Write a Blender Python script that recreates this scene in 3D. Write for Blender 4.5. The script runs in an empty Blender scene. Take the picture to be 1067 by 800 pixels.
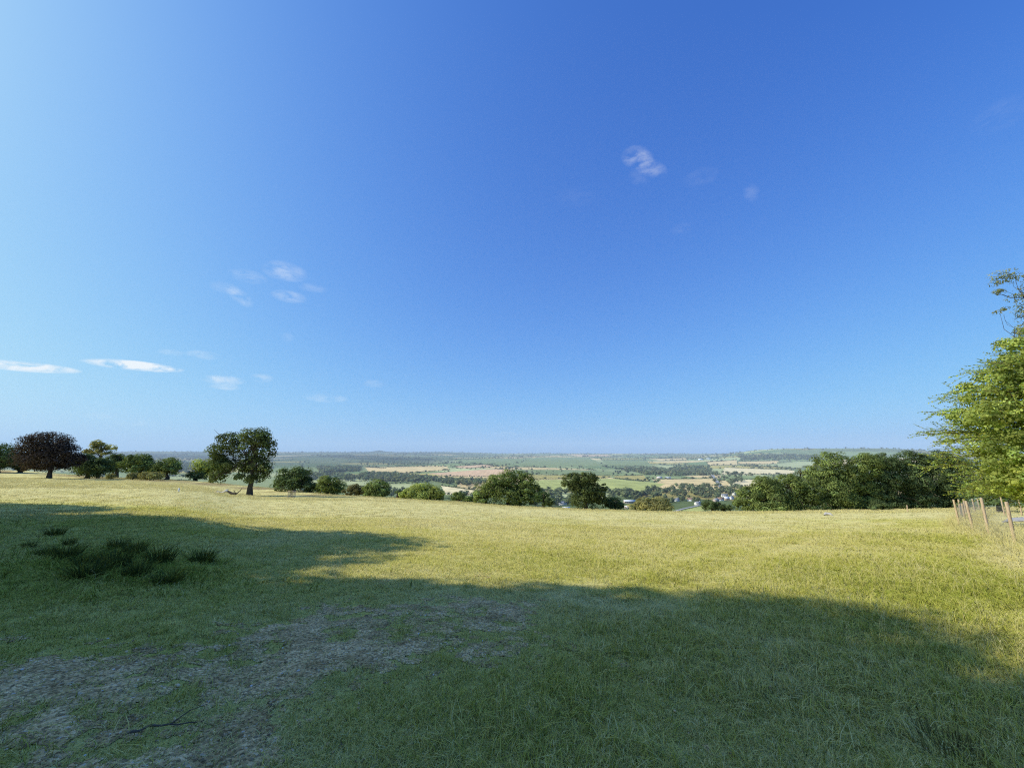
import bpy, math, random
import numpy as np
from mathutils import Vector

SC = bpy.context.scene
COL = SC.collection
R = math.radians
rng = np.random.default_rng(7)
random.seed(7)

# ------------------------------------------------------------------ camera model
F_PX, PW, PH = 410.0, 1067.0, 800.0
PITCH = R(10.0)
CAM_H = 1.6
CT, ST = math.cos(PITCH), math.sin(PITCH)
SUN_AZ, SUN_EL = R(-94.0), R(35.0)

def ray(px, py):
    u = (px - PW / 2) / F_PX
    v = (PH / 2 - py) / F_PX
    return np.array([u, CT - v * ST, ST + v * CT])

# ------------------------------------------------------------------ numpy noise
_perm = np.random.default_rng(3).random((256, 256))
def vnoise(x, y):
    x = np.asarray(x, float); y = np.asarray(y, float)
    xi = np.floor(x).astype(int); yi = np.floor(y).astype(int)
    fx = x - xi; fy = y - yi
    fx = fx * fx * (3 - 2 * fx); fy = fy * fy * (3 - 2 * fy)
    g = lambda a, b: _perm[a & 255, b & 255]
    return (g(xi, yi) * (1 - fx) * (1 - fy) + g(xi + 1, yi) * fx * (1 - fy)
            + g(xi, yi + 1) * (1 - fx) * fy + g(xi + 1, yi + 1) * fx * fy)
def fbm(x, y, o=4):
    s = 0; a = 0.5; t = 0
    for k in range(o):
        s = s + a * vnoise(x * 2 ** k + 17.3 * k, y * 2 ** k + 9.1 * k); t += a; a *= 0.5
    return s / t

# ------------------------------------------------------------------ terrain
# columns of the meadow: (pixel column, row at mid field, depth, row at the brow, depth)
COLS = [(0, 497, 122, 488.5, 175), (50, 498, 120, 491.5, 165), (100, 500.5, 118, 498, 145), (150, 501, 118, 498.5, 140),
        (200, 503.5, 108, 500, 138), (253, 517, 85, 506.5, 125), (300, 518, 82, 510, 112), (340, 519, 80, 515.5, 98),
        (400, 521.5, 72, 518.5, 92), (440, 524, 66, 521, 88), (530, 531, 52, 527.5, 80), (600, 535, 48, 531, 76),
        (650, 536.5, 46, 532.5, 74), (700, 538, 45, 534, 72), (750, 538, 45, 534, 72), (800, 537.5, 45, 533.5, 72),
        (860, 536.5, 45, 532.5, 72), (900, 535.5, 46, 531.5, 73), (950, 535, 45, 531, 74), (1000, 535, 44, 530.5, 72),
        (1067, 534, 43, 528, 70)]
_ph, _sm, _se, _dm, _de = [], [], [], [], []
for (c, y1, d1, y2, d2) in COLS:
    for (yy, dd, S_, D_) in ((y1, d1, _sm, _dm), (y2, d2, _se, _de)):
        r = ray(c, yy); hz = math.hypot(r[0], r[1])
        dist = dd * hz / r[1]
        S_.append(-r[2] / hz - CAM_H / dist); D_.append(dist)
    _ph.append(math.degrees(math.atan2(ray(c, y2)[0], ray(c, y2)[1])))
_PH = np.array([-180, -130, -90] + _ph + [90, 130, 180.])
_tab = np.arange(-180, 180.01, 0.25)
def _mk(vals, back, side_l, side_r, sm):
    v = np.array([back, (back + side_l) / 2, side_l] + list(vals) + [side_r, (back + side_r) / 2, back])
    t = np.interp(_tab, _PH, v)
    k = np.exp(-0.5 * (np.arange(-40, 41) / sm) ** 2); k /= k.sum()
    return np.convolve(np.concatenate([t[-41:-1], t, t[1:41]]), k, 'same')[40:-40]
S_MID = _mk(_sm, -0.05, 0.0, 0.03, 8)
S_EDG = _mk(_se, -0.05, 0.0, 0.03, 8)
D_MID = _mk(_dm, 150, 150, 80, 8)
D_EDG = _mk(_de, 260, 260, 140, 8)

_LD = np.log(np.array([100, 300, 450, 700, 1500, 2300, 3300, 5000, 7500, 9500, 12000, 16000.]))
_LZ = np.array([-70, -80, -86, -89, -90, -86, -76, -52, -16, -4, -30, -120.])
def px2az(px): return math.atan2((px - PW / 2) / F_PX, 1.035)
def far_h(x, y):
    d = np.hypot(x, y) + 1e-6; ph = np.arctan2(x, y)
    z = np.interp(np.log(d), _LD, _LZ)
    def ridge(pxa, pxb, dd, sd, amp):
        a, b = px2az(pxa), px2az(pxb)
        m = 0.5 * (np.tanh((ph - a) / 0.05) - np.tanh((ph - b) / 0.05))
        return amp * m * np.exp(-0.5 * ((d - dd) / sd) ** 2)
    z = z + ridge(100, 500, 8600, 1400, 34) + ridge(-200, 160, 8800, 1600, 8) + ridge(770, 985, 5600, 900, 100)
    z = z + ridge(300, 440, 5200, 900, 22)
    a = px2az(392); bx, by = 8300 * math.sin(a), 8300 * math.cos(a)
    z = z + 62 * np.exp(-np.sqrt((x - bx) ** 2 + (y - by) ** 2 + 900) / 95.0)
    w = np.clip((d - 1300) / 1500, 0, 1)
    z = z + w * (fbm(x / 700 + 31, y / 700 + 11, 3) - 0.5) * 22
    z = z + np.clip((d - 5000) / 3000, 0, 1) * (fbm(x / 230, y / 230, 3) - 0.5) * 12
    return z
def H(x, y):
    x = np.asarray(x, float); y = np.asarray(y, float)
    d = np.hypot(x, y) + 1e-6; ph = np.degrees(np.arctan2(x, y))
    sm = np.interp(ph, _tab, S_MID); se = np.interp(ph, _tab, S_EDG)
    dm = np.interp(ph, _tab, D_MID); de = np.interp(ph, _tab, D_EDG)
    t = np.clip((d - dm) / np.maximum(de - dm, 1), 0, 1)
    S = sm + (se - sm) * t
    n = -S * d - 0.0014 * np.maximum(0, d - de) ** 2
    n = n + (vnoise(x / 2.7 + 50, y / 2.7 + 50) - 0.5) * 0.06 * np.clip((60 - d) / 40, 0, 1) \
          + (vnoise(x / 0.6, y / 0.6) - 0.5) * 0.025 * np.clip((30 - d) / 20, 0, 1)
    f = far_h(x, y)
    k = 14.0
    h = np.clip(0.5 + 0.5 * (n - f) / k, 0, 1)
    return f * (1 - h) + n * h + k * h * (1 - h)
Z0 = float(H(0, 0))
CAM = np.array([0, 0, CAM_H + Z0])
def edge_d(x, y): return np.interp(np.degrees(np.arctan2(x, y)), _tab, D_EDG)

_TS = np.concatenate([np.geomspace(0.8, 15000, 4000)])
def ground(px, py, dmin=0.0):
    """point of the terrain that pixel (px, py) looks at"""
    r = ray(px, py); hz = math.hypot(r[0], r[1])
    t = _TS[_TS > dmin] / hz
    P = CAM[None] + t[:, None] * r[None]
    below = P[:, 2] < H(P[:, 0], P[:, 1])
    i = int(np.argmax(below)) if below.any() else len(t) - 1
    i = max(i, 1)
    a, b = t[i - 1], t[i]
    for _ in range(18):
        m = 0.5 * (a + b); p = CAM + m * r
        if p[2] < float(H(p[0], p[1])): b = m
        else: a = m
    p = CAM + b * r
    return np.array([p[0], p[1], float(H(p[0], p[1]))])
def at(px, py, depth):
    r = ray(px, py)
    return CAM + r * (depth / r[1])
def mpp(p):
    q = p - CAM
    return (q[1] * CT + q[2] * ST) / F_PX

# ------------------------------------------------------------------ object helpers
def tag(o, label=None, cat=None, group=None, kind=None):
    if label: o['label'] = label
    if cat: o['category'] = cat
    if group: o['group'] = group
    if kind: o['kind'] = kind
    return o
def empty(name, loc, label=None, cat=None, group=None):
    o = bpy.data.objects.new(name, None); COL.objects.link(o)
    o.location = loc; o.empty_display_size = 0.3
    return tag(o, label, cat, group)
def mesh(name, V, Fc, mats, fattr=None, midx=None, smooth=False):
    V = np.asarray(V, dtype=np.float32); Fc = np.asarray(Fc, dtype=np.int32)
    me = bpy.data.meshes.new(name)
    n, k = Fc.shape
    me.vertices.add(len(V)); me.vertices.foreach_set('co', V.ravel())
    me.loops.add(n * k); me.loops.foreach_set('vertex_index', Fc.ravel())
    me.polygons.add(n); me.polygons.foreach_set('loop_start', np.arange(0, n * k, k, dtype=np.int32))
    me.polygons.foreach_set('loop_total', np.full(n, k, dtype=np.int32))
    if midx is not None: me.polygons.foreach_set('material_index', np.asarray(midx, dtype=np.int32))
    for m in (mats if isinstance(mats, (list, tuple)) else [mats]): me.materials.append(m)
    me.update(calc_edges=True)
    if smooth: me.polygons.foreach_set('use_smooth', np.ones(n, dtype=bool))
    if fattr is not None:
        a = me.attributes.new('tint', 'FLOAT_COLOR', 'FACE')
        c = np.ones((n, 4), dtype=np.float32); c[:, :3] = fattr
        a.data.foreach_set('color', c.ravel())
    return me
def link(name, me, parent=None, loc=None):
    o = bpy.data.objects.new(name, me); COL.objects.link(o)
    if parent is not None: o.parent = parent
    if loc is not None: o.location = loc
    return o

class MB:
    """collects quads"""
    def __init__(s): s.V = []; s.F = []; s.n = 0
    def add(s, V, Fc):
        V = np.asarray(V, float); s.V.append(V); s.F.append(np.asarray(Fc, int) + s.n); s.n += len(V)
    def box(s, c, sz, rz=0.0, M=None):
        x, y, z = [q / 2 for q in sz]
        V = np.array([[-x, -y, -z], [x, -y, -z], [x, y, -z], [-x, y, -z], [-x, -y, z], [x, -y, z], [x, y, z], [-x, y, z]])
        if M is not None: V = V @ M.T
        ca, sa = math.cos(rz), math.sin(rz)
        V = V @ np.array([[ca, sa, 0], [-sa, ca, 0], [0, 0, 1]])
        s.add(V + np.array(c), [[0, 3, 2, 1], [4, 5, 6, 7], [0, 1, 5, 4], [1, 2, 6, 5], [2, 3, 7, 6], [3, 0, 4, 7]])
    def tube(s, P, rad, k=7, cap=True):
        P = np.asarray(P, float); n = len(P); rad = np.broadcast_to(np.asarray(rad, float), (n,))
        T = np.gradient(P, axis=0); T /= np.linalg.norm(T, axis=1)[:, None] + 1e-9
        ref = np.array([0, 0, 1.0]) if abs(T[0][2]) < 0.9 else np.array([1.0, 0, 0])
        A = np.cross(T, ref); A /= np.linalg.norm(A, axis=1)[:, None] + 1e-9
        B = np.cross(T, A)
        th = np.arange(k) * 2 * math.pi / k
        V = P[:, None] + rad[:, None, None] * (np.cos(th)[None, :, None] * A[:, None] + np.sin(th)[None, :, None] * B[:, None])
        V = V.reshape(-1, 3)
        i = np.arange(n - 1)[:, None] * k; j = np.arange(k)[None]; j2 = (j + 1) % k
        Fc = np.stack([i + j, i + j2, i + k + j2, i + k + j], -1).reshape(-1, 4)
        if cap:
            c0 = len(V); V = np.vstack([V, P[-1:]])
            e = (n - 1) * k
            Fc = np.vstack([Fc, [[e + q, e + (q + 1) % k, c0, c0] for q in range(0)]]) if False else Fc
            capf = [[e + q, e + (q + 1) % k, e + (q + 2) % k, c0] for q in range(0, k - 1, 2)]
            Fc = np.vstack([Fc, capf])
        s.add(V, Fc)
    def build(s, name, mat, parent=None, smooth=False, loc=None):
        me = mesh(name, np.vstack(s.V), np.vstack(s.F), mat, smooth=smooth)
        return link(name, me, parent, loc)

# ------------------------------------------------------------------ materials
def newmat(name):
    m = bpy.data.materials.new(name); m.use_nodes = True
    nt = m.node_tree; nt.nodes.clear()
    out = nt.nodes.new('ShaderNodeOutputMaterial')
    return m, nt, out
def N(nt, t, **kw):
    n = nt.nodes.new(t)
    for k, v in kw.items():
        if k.startswith('i_'):
            n.inputs[k[2:].replace('_', ' ')].default_value = v
        else: setattr(n, k, v)
    return n
def ramp(nt, fac, stops):
    r = nt.nodes.new('ShaderNodeValToRGB')
    el = r.color_ramp.elements
    while len(el) < len(stops): el.new(0.5)
    for e, (p, c) in zip(el, stops): e.position = p; e.color = (*c, 1)
    nt.links.new(fac, r.inputs[0]); return r
def mixc(nt, fac, a, b, mode='MIX'):
    m = nt.nodes.new('ShaderNodeMix'); m.data_type = 'RGBA'; m.blend_type = mode
    for s, v in ((m.inputs[0], fac), (m.inputs[6], a), (m.inputs[7], b)):
        if hasattr(v, 'is_linked'): nt.links.new(v, s)
        else: s.default_value = v if not isinstance(v, tuple) or len(v) != 3 else (*v, 1)
    return m.outputs[2]

def leaf_mat(name, base, transl=0.35, spec=0.0):
    m, nt, out = newmat(name)
    at_ = N(nt, 'ShaderNodeAttribute', attribute_name='tint')
    col = mixc(nt, 1.0, (*base, 1), at_.outputs['Color'], 'MULTIPLY')
    d = N(nt, 'ShaderNodeBsdfDiffuse'); t = N(nt, 'ShaderNodeBsdfTranslucent'); g = N(nt, 'ShaderNodeBsdfGlossy', i_Roughness=0.45)
    nt.links.new(col, d.inputs[0])
    tc = mixc(nt, 1.0, col, (1.25, 1.3, 0.55, 1), 'MULTIPLY'); nt.links.new(tc, t.inputs[0])
    g.inputs[0].default_value = (0.9, 0.95, 0.9, 1)
    mx = N(nt, 'ShaderNodeMixShader'); mx.inputs[0].default_value = transl
    nt.links.new(d.outputs[0], mx.inputs[1]); nt.links.new(t.outputs[0], mx.inputs[2])
    fr = N(nt, 'ShaderNodeFresnel', i_IOR=1.35)
    fm = N(nt, 'ShaderNodeMath', operation='MULTIPLY'); fm.inputs[1].default_value = spec; nt.links.new(fr.outputs[0], fm.inputs[0])
    m2 = N(nt, 'ShaderNodeMixShader'); nt.links.new(fm.outputs[0], m2.inputs[0])
    nt.links.new(mx.outputs[0], m2.inputs[1]); nt.links.new(g.outputs[0], m2.inputs[2])
    nt.links.new(m2.outputs[0], out.inputs[0])
    return m
LM = {
    'oak': leaf_mat('oak_leaf', (0.100, 0.125, 0.045), 0.3),
    'dark': leaf_mat('dark_leaf', (0.100, 0.138, 0.056), 0.3),
    'mid': leaf_mat('mid_leaf', (0.165, 0.210, 0.066), 0.3),
    'light': leaf_mat('light_leaf', (0.290, 0.330, 0.090)),
    'olive': leaf_mat('olive_leaf', (0.290, 0.275, 0.110)),
    'bright': leaf_mat('bright_leaf', (0.300, 0.350, 0.090), 0.45, 0.0),
    'copper': leaf_mat('copper_leaf', (0.064, 0.049, 0.040), 0.2),
    'brown': leaf_mat('brown_leaf', (0.160, 0.152, 0.068)),
    'grey': leaf_mat('grey_leaf', (0.215, 0.230, 0.110), 0.35),
    'far': leaf_mat('far_leaf', (0.150, 0.180, 0.085), 0.15),
}
def simple(name, c1, c2, scale=6.0, rough=0.8, bump=0.0, stretch=None, detail=5):
    m, nt, out = newmat(name)
    tc = N(nt, 'ShaderNodeTexCoord')
    src = tc.outputs['Object']
    if stretch:
        mp = N(nt, 'ShaderNodeMapping'); mp.inputs['Scale'].default_value = stretch
        nt.links.new(src, mp.inputs[0]); src = mp.outputs[0]
    nz = N(nt, 'ShaderNodeTexNoise', i_Scale=scale, i_Detail=detail); nt.links.new(src, nz.inputs['Vector'])
    rp = ramp(nt, nz.outputs[0], [(0.3, c1), (0.7, c2)])
    b = N(nt, 'ShaderNodeBsdfPrincipled', i_Roughness=rough); nt.links.new(rp.outputs[0], b.inputs['Base Color'])
    b.inputs['Specular IOR Level'].default_value = 0.25
    if bump:
        bp = N(nt, 'ShaderNodeBump', i_Strength=bump); nt.links.new(nz.outputs[0], bp.inputs['Height']); nt.links.new(bp.outputs[0], b.inputs['Normal'])
    nt.links.new(b.outputs[0], out.inputs[0])
    return m
M_BARK = simple('bark', (0.035, 0.028, 0.020), (0.11, 0.09, 0.065), 4, 0.9, 0.6, (3, 3, 0.6))
M_POST = simple('weathered_stake', (0.32, 0.23, 0.14), (0.54, 0.42, 0.28), 9, 0.85, 0.3, (4, 4, 0.5))
M_WIRE = simple('galvanised_wire', (0.16, 0.165, 0.17), (0.26, 0.265, 0.27), 9, 0.5)
M_DEAD = simple('bleached_wood', (0.38, 0.35, 0.30), (0.66, 0.63, 0.57), 2.5, 0.85, 0.4)
M_DEADDARK = simple('dark_dead_wood', (0.05, 0.04, 0.03), (0.14, 0.11, 0.08), 3, 0.9, 0.4)
M_WHITE = simple('white_paint', (0.70, 0.70, 0.68), (0.82, 0.82, 0.80), 3, 0.6)
M_RENDER = simple('pale_render', (0.60, 0.57, 0.50), (0.74, 0.71, 0.64), 0.8, 0.85)
M_STONE = simple('buff_stone', (0.40, 0.32, 0.25), (0.54, 0.45, 0.36), 0.9, 0.9)
M_SLATE = simple('grey_slate', (0.22, 0.23, 0.24), (0.34, 0.35, 0.36), 0.7, 0.6)
M_TILE = simple('brown_tile', (0.24, 0.15, 0.10), (0.36, 0.24, 0.17), 0.8, 0.8)
M_SHEET = simple('pale_sheet_roof', (0.62, 0.64, 0.66), (0.78, 0.80, 0.82), 0.4, 0.5)
M_PANE = simple('window_pane', (0.03, 0.035, 0.04), (0.06, 0.07, 0.08), 1, 0.15)

# ---- ground sheet: meadow material (attribute driven mix of green turf and straw) and valley material
def meadow_mat():
    m, nt, out = newmat('meadow_turf')
    a = N(nt, 'ShaderNodeAttribute', attribute_name='tint')
    g = N(nt, 'ShaderNodeNewGeometry')
    n1 = N(nt, 'ShaderNodeTexNoise', i_Scale=0.9, i_Detail=8, i_Roughness=0.7); nt.links.new(g.outputs['Position'], n1.inputs['Vector'])
    n2 = N(nt, 'ShaderNodeTexNoise', i_Scale=14.0, i_Detail=6, i_Roughness=0.75); nt.links.new(g.outputs['Position'], n2.inputs['Vector'])
    sep = N(nt, 'ShaderNodeSeparateColor'); nt.links.new(a.outputs['Color'], sep.inputs[0])
    ad = N(nt, 'ShaderNodeMath', operation='MULTIPLY_ADD'); ad.inputs[1].default_value = 0.9; nt.links.new(n1.outputs[0], ad.inputs[0])
    sb = N(nt, 'ShaderNodeMath', operation='SUBTRACT'); sb.inputs[1].default_value = 0.45; nt.links.new(sep.outputs[0], sb.inputs[0]); nt.links.new(sb.outputs[0], ad.inputs[2])
    base = ramp(nt, ad.outputs[0], [(0.1, (0.30, 0.33, 0.06)), (0.5, (0.72, 0.66, 0.18)), (0.9, (0.86, 0.76, 0.33))])
    soil = ramp(nt, n2.outputs[0], [(0.3, (0.35, 0.34, 0.26)), (0.5, (0.88, 0.88, 0.86)), (0.75, (1.15, 1.15, 1.15))])
    c = mixc(nt, 0.85, base.outputs[0], soil.outputs[0], 'MULTIPLY')
    c = mixc(nt, sep.outputs[1], c, (0.25, 0.17, 0.11, 1))
    b = N(nt, 'ShaderNodeBsdfDiffuse'); nt.links.new(c, b.inputs[0])
    bp = N(nt, 'ShaderNodeBump', i_Strength=0.8, i_Distance=0.08); nt.links.new(n2.outputs[0], bp.inputs['Height']); nt.links.new(bp.outputs[0], b.inputs['Normal'])
    nt.links.new(b.outputs[0], out.inputs[0]); return m
def valley_mat():
    m, nt, out = newmat('valley_farmland')
    a = N(nt, 'ShaderNodeAttribute', attribute_name='tint')
    g = N(nt, 'ShaderNodeNewGeometry')
    n1 = N(nt, 'ShaderNodeTexNoise', i_Scale=0.02, i_Detail=8, i_Roughness=0.65); nt.links.new(g.outputs['Position'], n1.inputs['Vector'])
    mp = N(nt, 'ShaderNodeMapping'); mp.inputs['Rotation'].default_value = (0, 0, 0.5); mp.inputs['Scale'].default_value = (0.13, 0.004, 0.0)
    nt.links.new(g.outputs['Position'], mp.inputs[0])
    n2 = N(nt, 'ShaderNodeTexNoise', i_Scale=1.0, i_Detail=3); nt.links.new(mp.outputs[0], n2.inputs['Vector'])
    r1 = ramp(nt, n1.outputs[0], [(0.3, (0.72, 0.74, 0.72)), (0.7, (1.2, 1.18, 1.12))])
    r2 = ramp(nt, n2.outputs[0], [(0.35, (0.88, 0.88, 0.88)), (0.65, (1.1, 1.1, 1.1))])
    c = mixc(nt, 1.0, a.outputs['Color'], r1.outputs[0], 'MULTIPLY'); c = mixc(nt, 1.0, c, r2.outputs[0], 'MULTIPLY')
    b = N(nt, 'ShaderNodeBsdfDiffuse'); nt.links.new(c, b.inputs[0]); nt.links.new(b.outputs[0], out.inputs[0]); return m
M_MEADOW, M_VALLEY = meadow_mat(), valley_mat()

# ------------------------------------------------------------------ far field layout (pixel outlines turned into points of the valley)
TAN, PINK, GRN, LIME, PALE, OLV, WHT = (0.74, 0.56, 0.28), (0.72, 0.48, 0.29), (0.24, 0.29, 0.125), (0.43, 0.45, 0.155), (0.46, 0.48, 0.24), (0.44, 0.37, 0.13), (0.82, 0.68, 0.40)
FIELDS = [
    ('tan', TAN, [(382, 486.5), (466, 486), (468, 489.5), (417, 493.5), (382, 490)]),
    ('pink', PINK, [(446, 493), (515, 488.5), (536, 490), (512, 496.6), (464, 496)]),
    ('tan', TAN, [(421, 495), (463, 496.2), (465, 498.4), (429, 498.2)]),
    ('pink', PINK, [(472, 485.8), (517, 483.4), (519, 485.6), (485, 488)]),
    ('green', GRN, [(474, 479), (556, 476.5), (546, 480), (520, 486), (490, 483)]),
    ('green', GRN, [(558, 476.4), (612, 476.2), (631, 485), (570, 486.6), (526, 486.5), (548, 480)]),
    ('green', GRN, [(627, 479.3), (674, 479.8), (680, 486.3), (635, 485.3)]),
    ('green', PALE, [(678, 484), (710, 485), (697, 489)]),
    ('tan', TAN, [(676, 478), (714, 477), (716, 479.4), (690, 480)]),
    ('tan', TAN, [(736, 481.5), (768, 479), (768, 484.5), (740, 485)]),
    ('lime', LIME, [(554, 500), (639, 498.4), (672, 501.8), (693, 504), (676, 513), (556, 511)]),
    ('olive', OLV, [(548, 494.5), (639, 495.6), (630, 498.2), (552, 499.4)]),
    ('pale', OLV, [(639, 495.8), (671, 495), (676, 501.5), (642, 498.2)]),
    ('tan', TAN, [(678, 499.3), (744, 498.6), (748, 506.5), (700, 505.4)]),
    ('pale', PALE, [(380, 504), (436, 504), (424, 512), (380, 510)]),
    ('pale', WHT, [(460, 506), (496, 511), (492, 516), (464, 515)]),
    ('lime', LIME, [(464, 498.8), (509, 498.5), (500, 500.4)]),
    ('tan', TAN, [(770, 481), (811, 480), (809, 483.5), (768, 483.7)]),
    ('white', WHT, [(755, 487), (828, 490), (826, 494), (751, 494.5)]),
    ('pale', PALE, [(781, 484.3), (834, 480.6), (852, 481), (828, 488.8)]),
    ('white', WHT, [(760, 499.7), (792, 499.7), (788, 506), (760, 506)]),
    ('tan', TAN, [(380, 486.5), (402, 488), (404, 493.5), (386, 492)]),
    ('pale', PALE, [(322, 500), (384, 502), (384, 507), (330, 506)]),
    ('tan', TAN, [(712, 495.5), (750, 494.6), (752, 498), (730, 498)]),
    ('tan', PINK, [(590, 473.6), (632, 473.8), (640, 475.4), (606, 475.6)]),
    ('tan', TAN, [(790, 474.6), (828, 473), (840, 474), (800, 476)]),
    ('pale', PALE, [(560, 511.5), (640, 514), (640, 520), (556, 518)]),
    ('lime', LIME, [(712, 531.5), (733, 526.5), (742, 529.5), (722, 534)]),
]
FPOLY = [(k, c, np.array([ground(px, py, 320)[:2] for px, py in pts])) for k, c, pts in FIELDS]
def inpoly(x, y, poly):
    ins = np.zeros(x.shape, bool); n = len(poly); j = n - 1
    for i in range(n):
        xi, yi = poly[i]; xj, yj = poly[j]
        c = ((yi > y) != (yj > y)) & (x < (xj - xi) * (y - yi) / (yj - yi + 1e-12) + xi)
        ins ^= c; j = i
    return ins
_cells = np.random.default_rng(12)
CELLP = _cells.uniform([-11000, 300], [11000, 11000], (1500, 2)); CELLC = _cells.random((1500, 3))
def worley(x, y):
    """nearest parcel and how close its border is"""
    shp = x.shape; x = x.ravel(); y = y.ravel()
    i1 = np.zeros(len(x), int); gap = np.zeros(len(x))
    for s in range(0, len(x), 20000):
        dx = (x[s:s + 20000, None] - CELLP[None, :, 0]); dy = (y[s:s + 20000, None] - CELLP[None, :, 1])
        dd = np.hypot(dx * 0.8, dy)
        q = np.argpartition(dd, 1, axis=1)[:, :2]
        d2 = np.take_along_axis(dd, q, 1); o = np.argsort(d2, 1)
        q = np.take_along_axis(q, o, 1); d2 = np.take_along_axis(d2, o, 1)
        i1[s:s + 20000] = q[:, 0]; gap[s:s + 20000] = d2[:, 1] - d2[:, 0]
    return i1.reshape(shp), gap.reshape(shp)

# ------------------------------------------------------------------ ground mesh
# foreground masks in world space
GRAVEL = np.array([ground(*p)[:2] for p in [(-120, 690), (0, 684), (150, 668), (200, 662), (330, 640), (470, 625), (545, 630), (552, 650), (490, 678), (380, 704), (300, 716), (180, 735), (80, 760), (-60, 790)]])
THIN = np.array([ground(*p)[:2] for p in [(-150, 700), (60, 690), (300, 680), (330, 720), (300, 760), (300, 810), (60, 900), (-160, 900)]])
def sdist(x, y, poly):
    d = np.full(np.shape(x), 1e9)
    for i in range(len(poly)):
        a = poly[i - 1]; b = poly[i]; ab = b - a
        t = np.clip(((x - a[0]) * ab[0] + (y - a[1]) * ab[1]) / (ab @ ab), 0, 1)
        d = np.minimum(d, np.hypot(x - a[0] - t * ab[0], y - a[1] - t * ab[1]))
    return np.where(inpoly(np.asarray(x), np.asarray(y), poly), d, -d)
def gravelness(x, y):
    s = sdist(x, y, GRAVEL)
    n = fbm(x * 1.6 + 5, y * 1.6, 4) - 0.5
    a = np.clip(0.50 + np.clip(s, -0.9, 0.4) / 1.3 + n * 1.5 + (fbm(x * 7, y * 7, 3) - 0.5) * 1.5, 0, 1)
    s2 = sdist(x, y, THIN)
    b = np.clip(0.25 + np.minimum(s2, 0.4) / 0.8 + (fbm(x * 2.1 + 40, y * 2.1, 4) - 0.5) * 2.8 + (fbm(x * 7 + 3, y * 7, 3) - 0.5) * 0.8, 0, 1) * np.clip(0.5 + s2 / 0.5, 0, 1)
    return np.maximum(a, b * 0.85)
TRK = np.array([ground(*p)[:2] for p in [(640, 620), (760, 580), (850, 555), (930, 540), (985, 534)]])
def trackness(x, y):
    d = np.full(np.shape(x), 1e9)
    for i in range(1, len(TRK)):
        a = TRK[i - 1]; b = TRK[i]; ab = b - a
        t = np.clip(((x - a[0]) * ab[0] + (y - a[1]) * ab[1]) / (ab @ ab), 0, 1)
        d = np.minimum(d, np.hypot(x - a[0] - t * ab[0], y - a[1] - t * ab[1]))
    return np.exp(-((d - 0.85) / 0.26) ** 2)
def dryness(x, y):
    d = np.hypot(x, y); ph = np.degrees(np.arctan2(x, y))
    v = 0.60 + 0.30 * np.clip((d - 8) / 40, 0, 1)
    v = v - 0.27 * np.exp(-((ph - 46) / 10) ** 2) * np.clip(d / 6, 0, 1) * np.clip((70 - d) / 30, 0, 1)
    v = v + 0.09 + 0.06 * np.clip((11 - d) / 6, 0, 1) + 0.14 * trackness(x, y)  # close-range term lightens the shaded foreground grass through its colour
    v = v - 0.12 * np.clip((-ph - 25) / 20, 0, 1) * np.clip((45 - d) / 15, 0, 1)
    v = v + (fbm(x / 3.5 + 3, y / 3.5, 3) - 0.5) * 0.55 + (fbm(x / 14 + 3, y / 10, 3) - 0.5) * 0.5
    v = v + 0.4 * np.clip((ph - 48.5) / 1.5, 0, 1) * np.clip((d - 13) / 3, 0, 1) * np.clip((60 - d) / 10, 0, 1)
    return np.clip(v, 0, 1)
def bracken(x, y):
    d = np.hypot(x, y); de = edge_d(x, y); ph = np.degrees(np.arctan2(x, y))
    m = np.clip((d / de - 0.80) / 0.1, 0, 1) * np.clip((-ph - 20) / 3, 0, 1)
    return np.clip(m * (fbm(x / 9, y / 9, 3) * 3.2 - 1.15), 0, 0.8)

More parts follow.
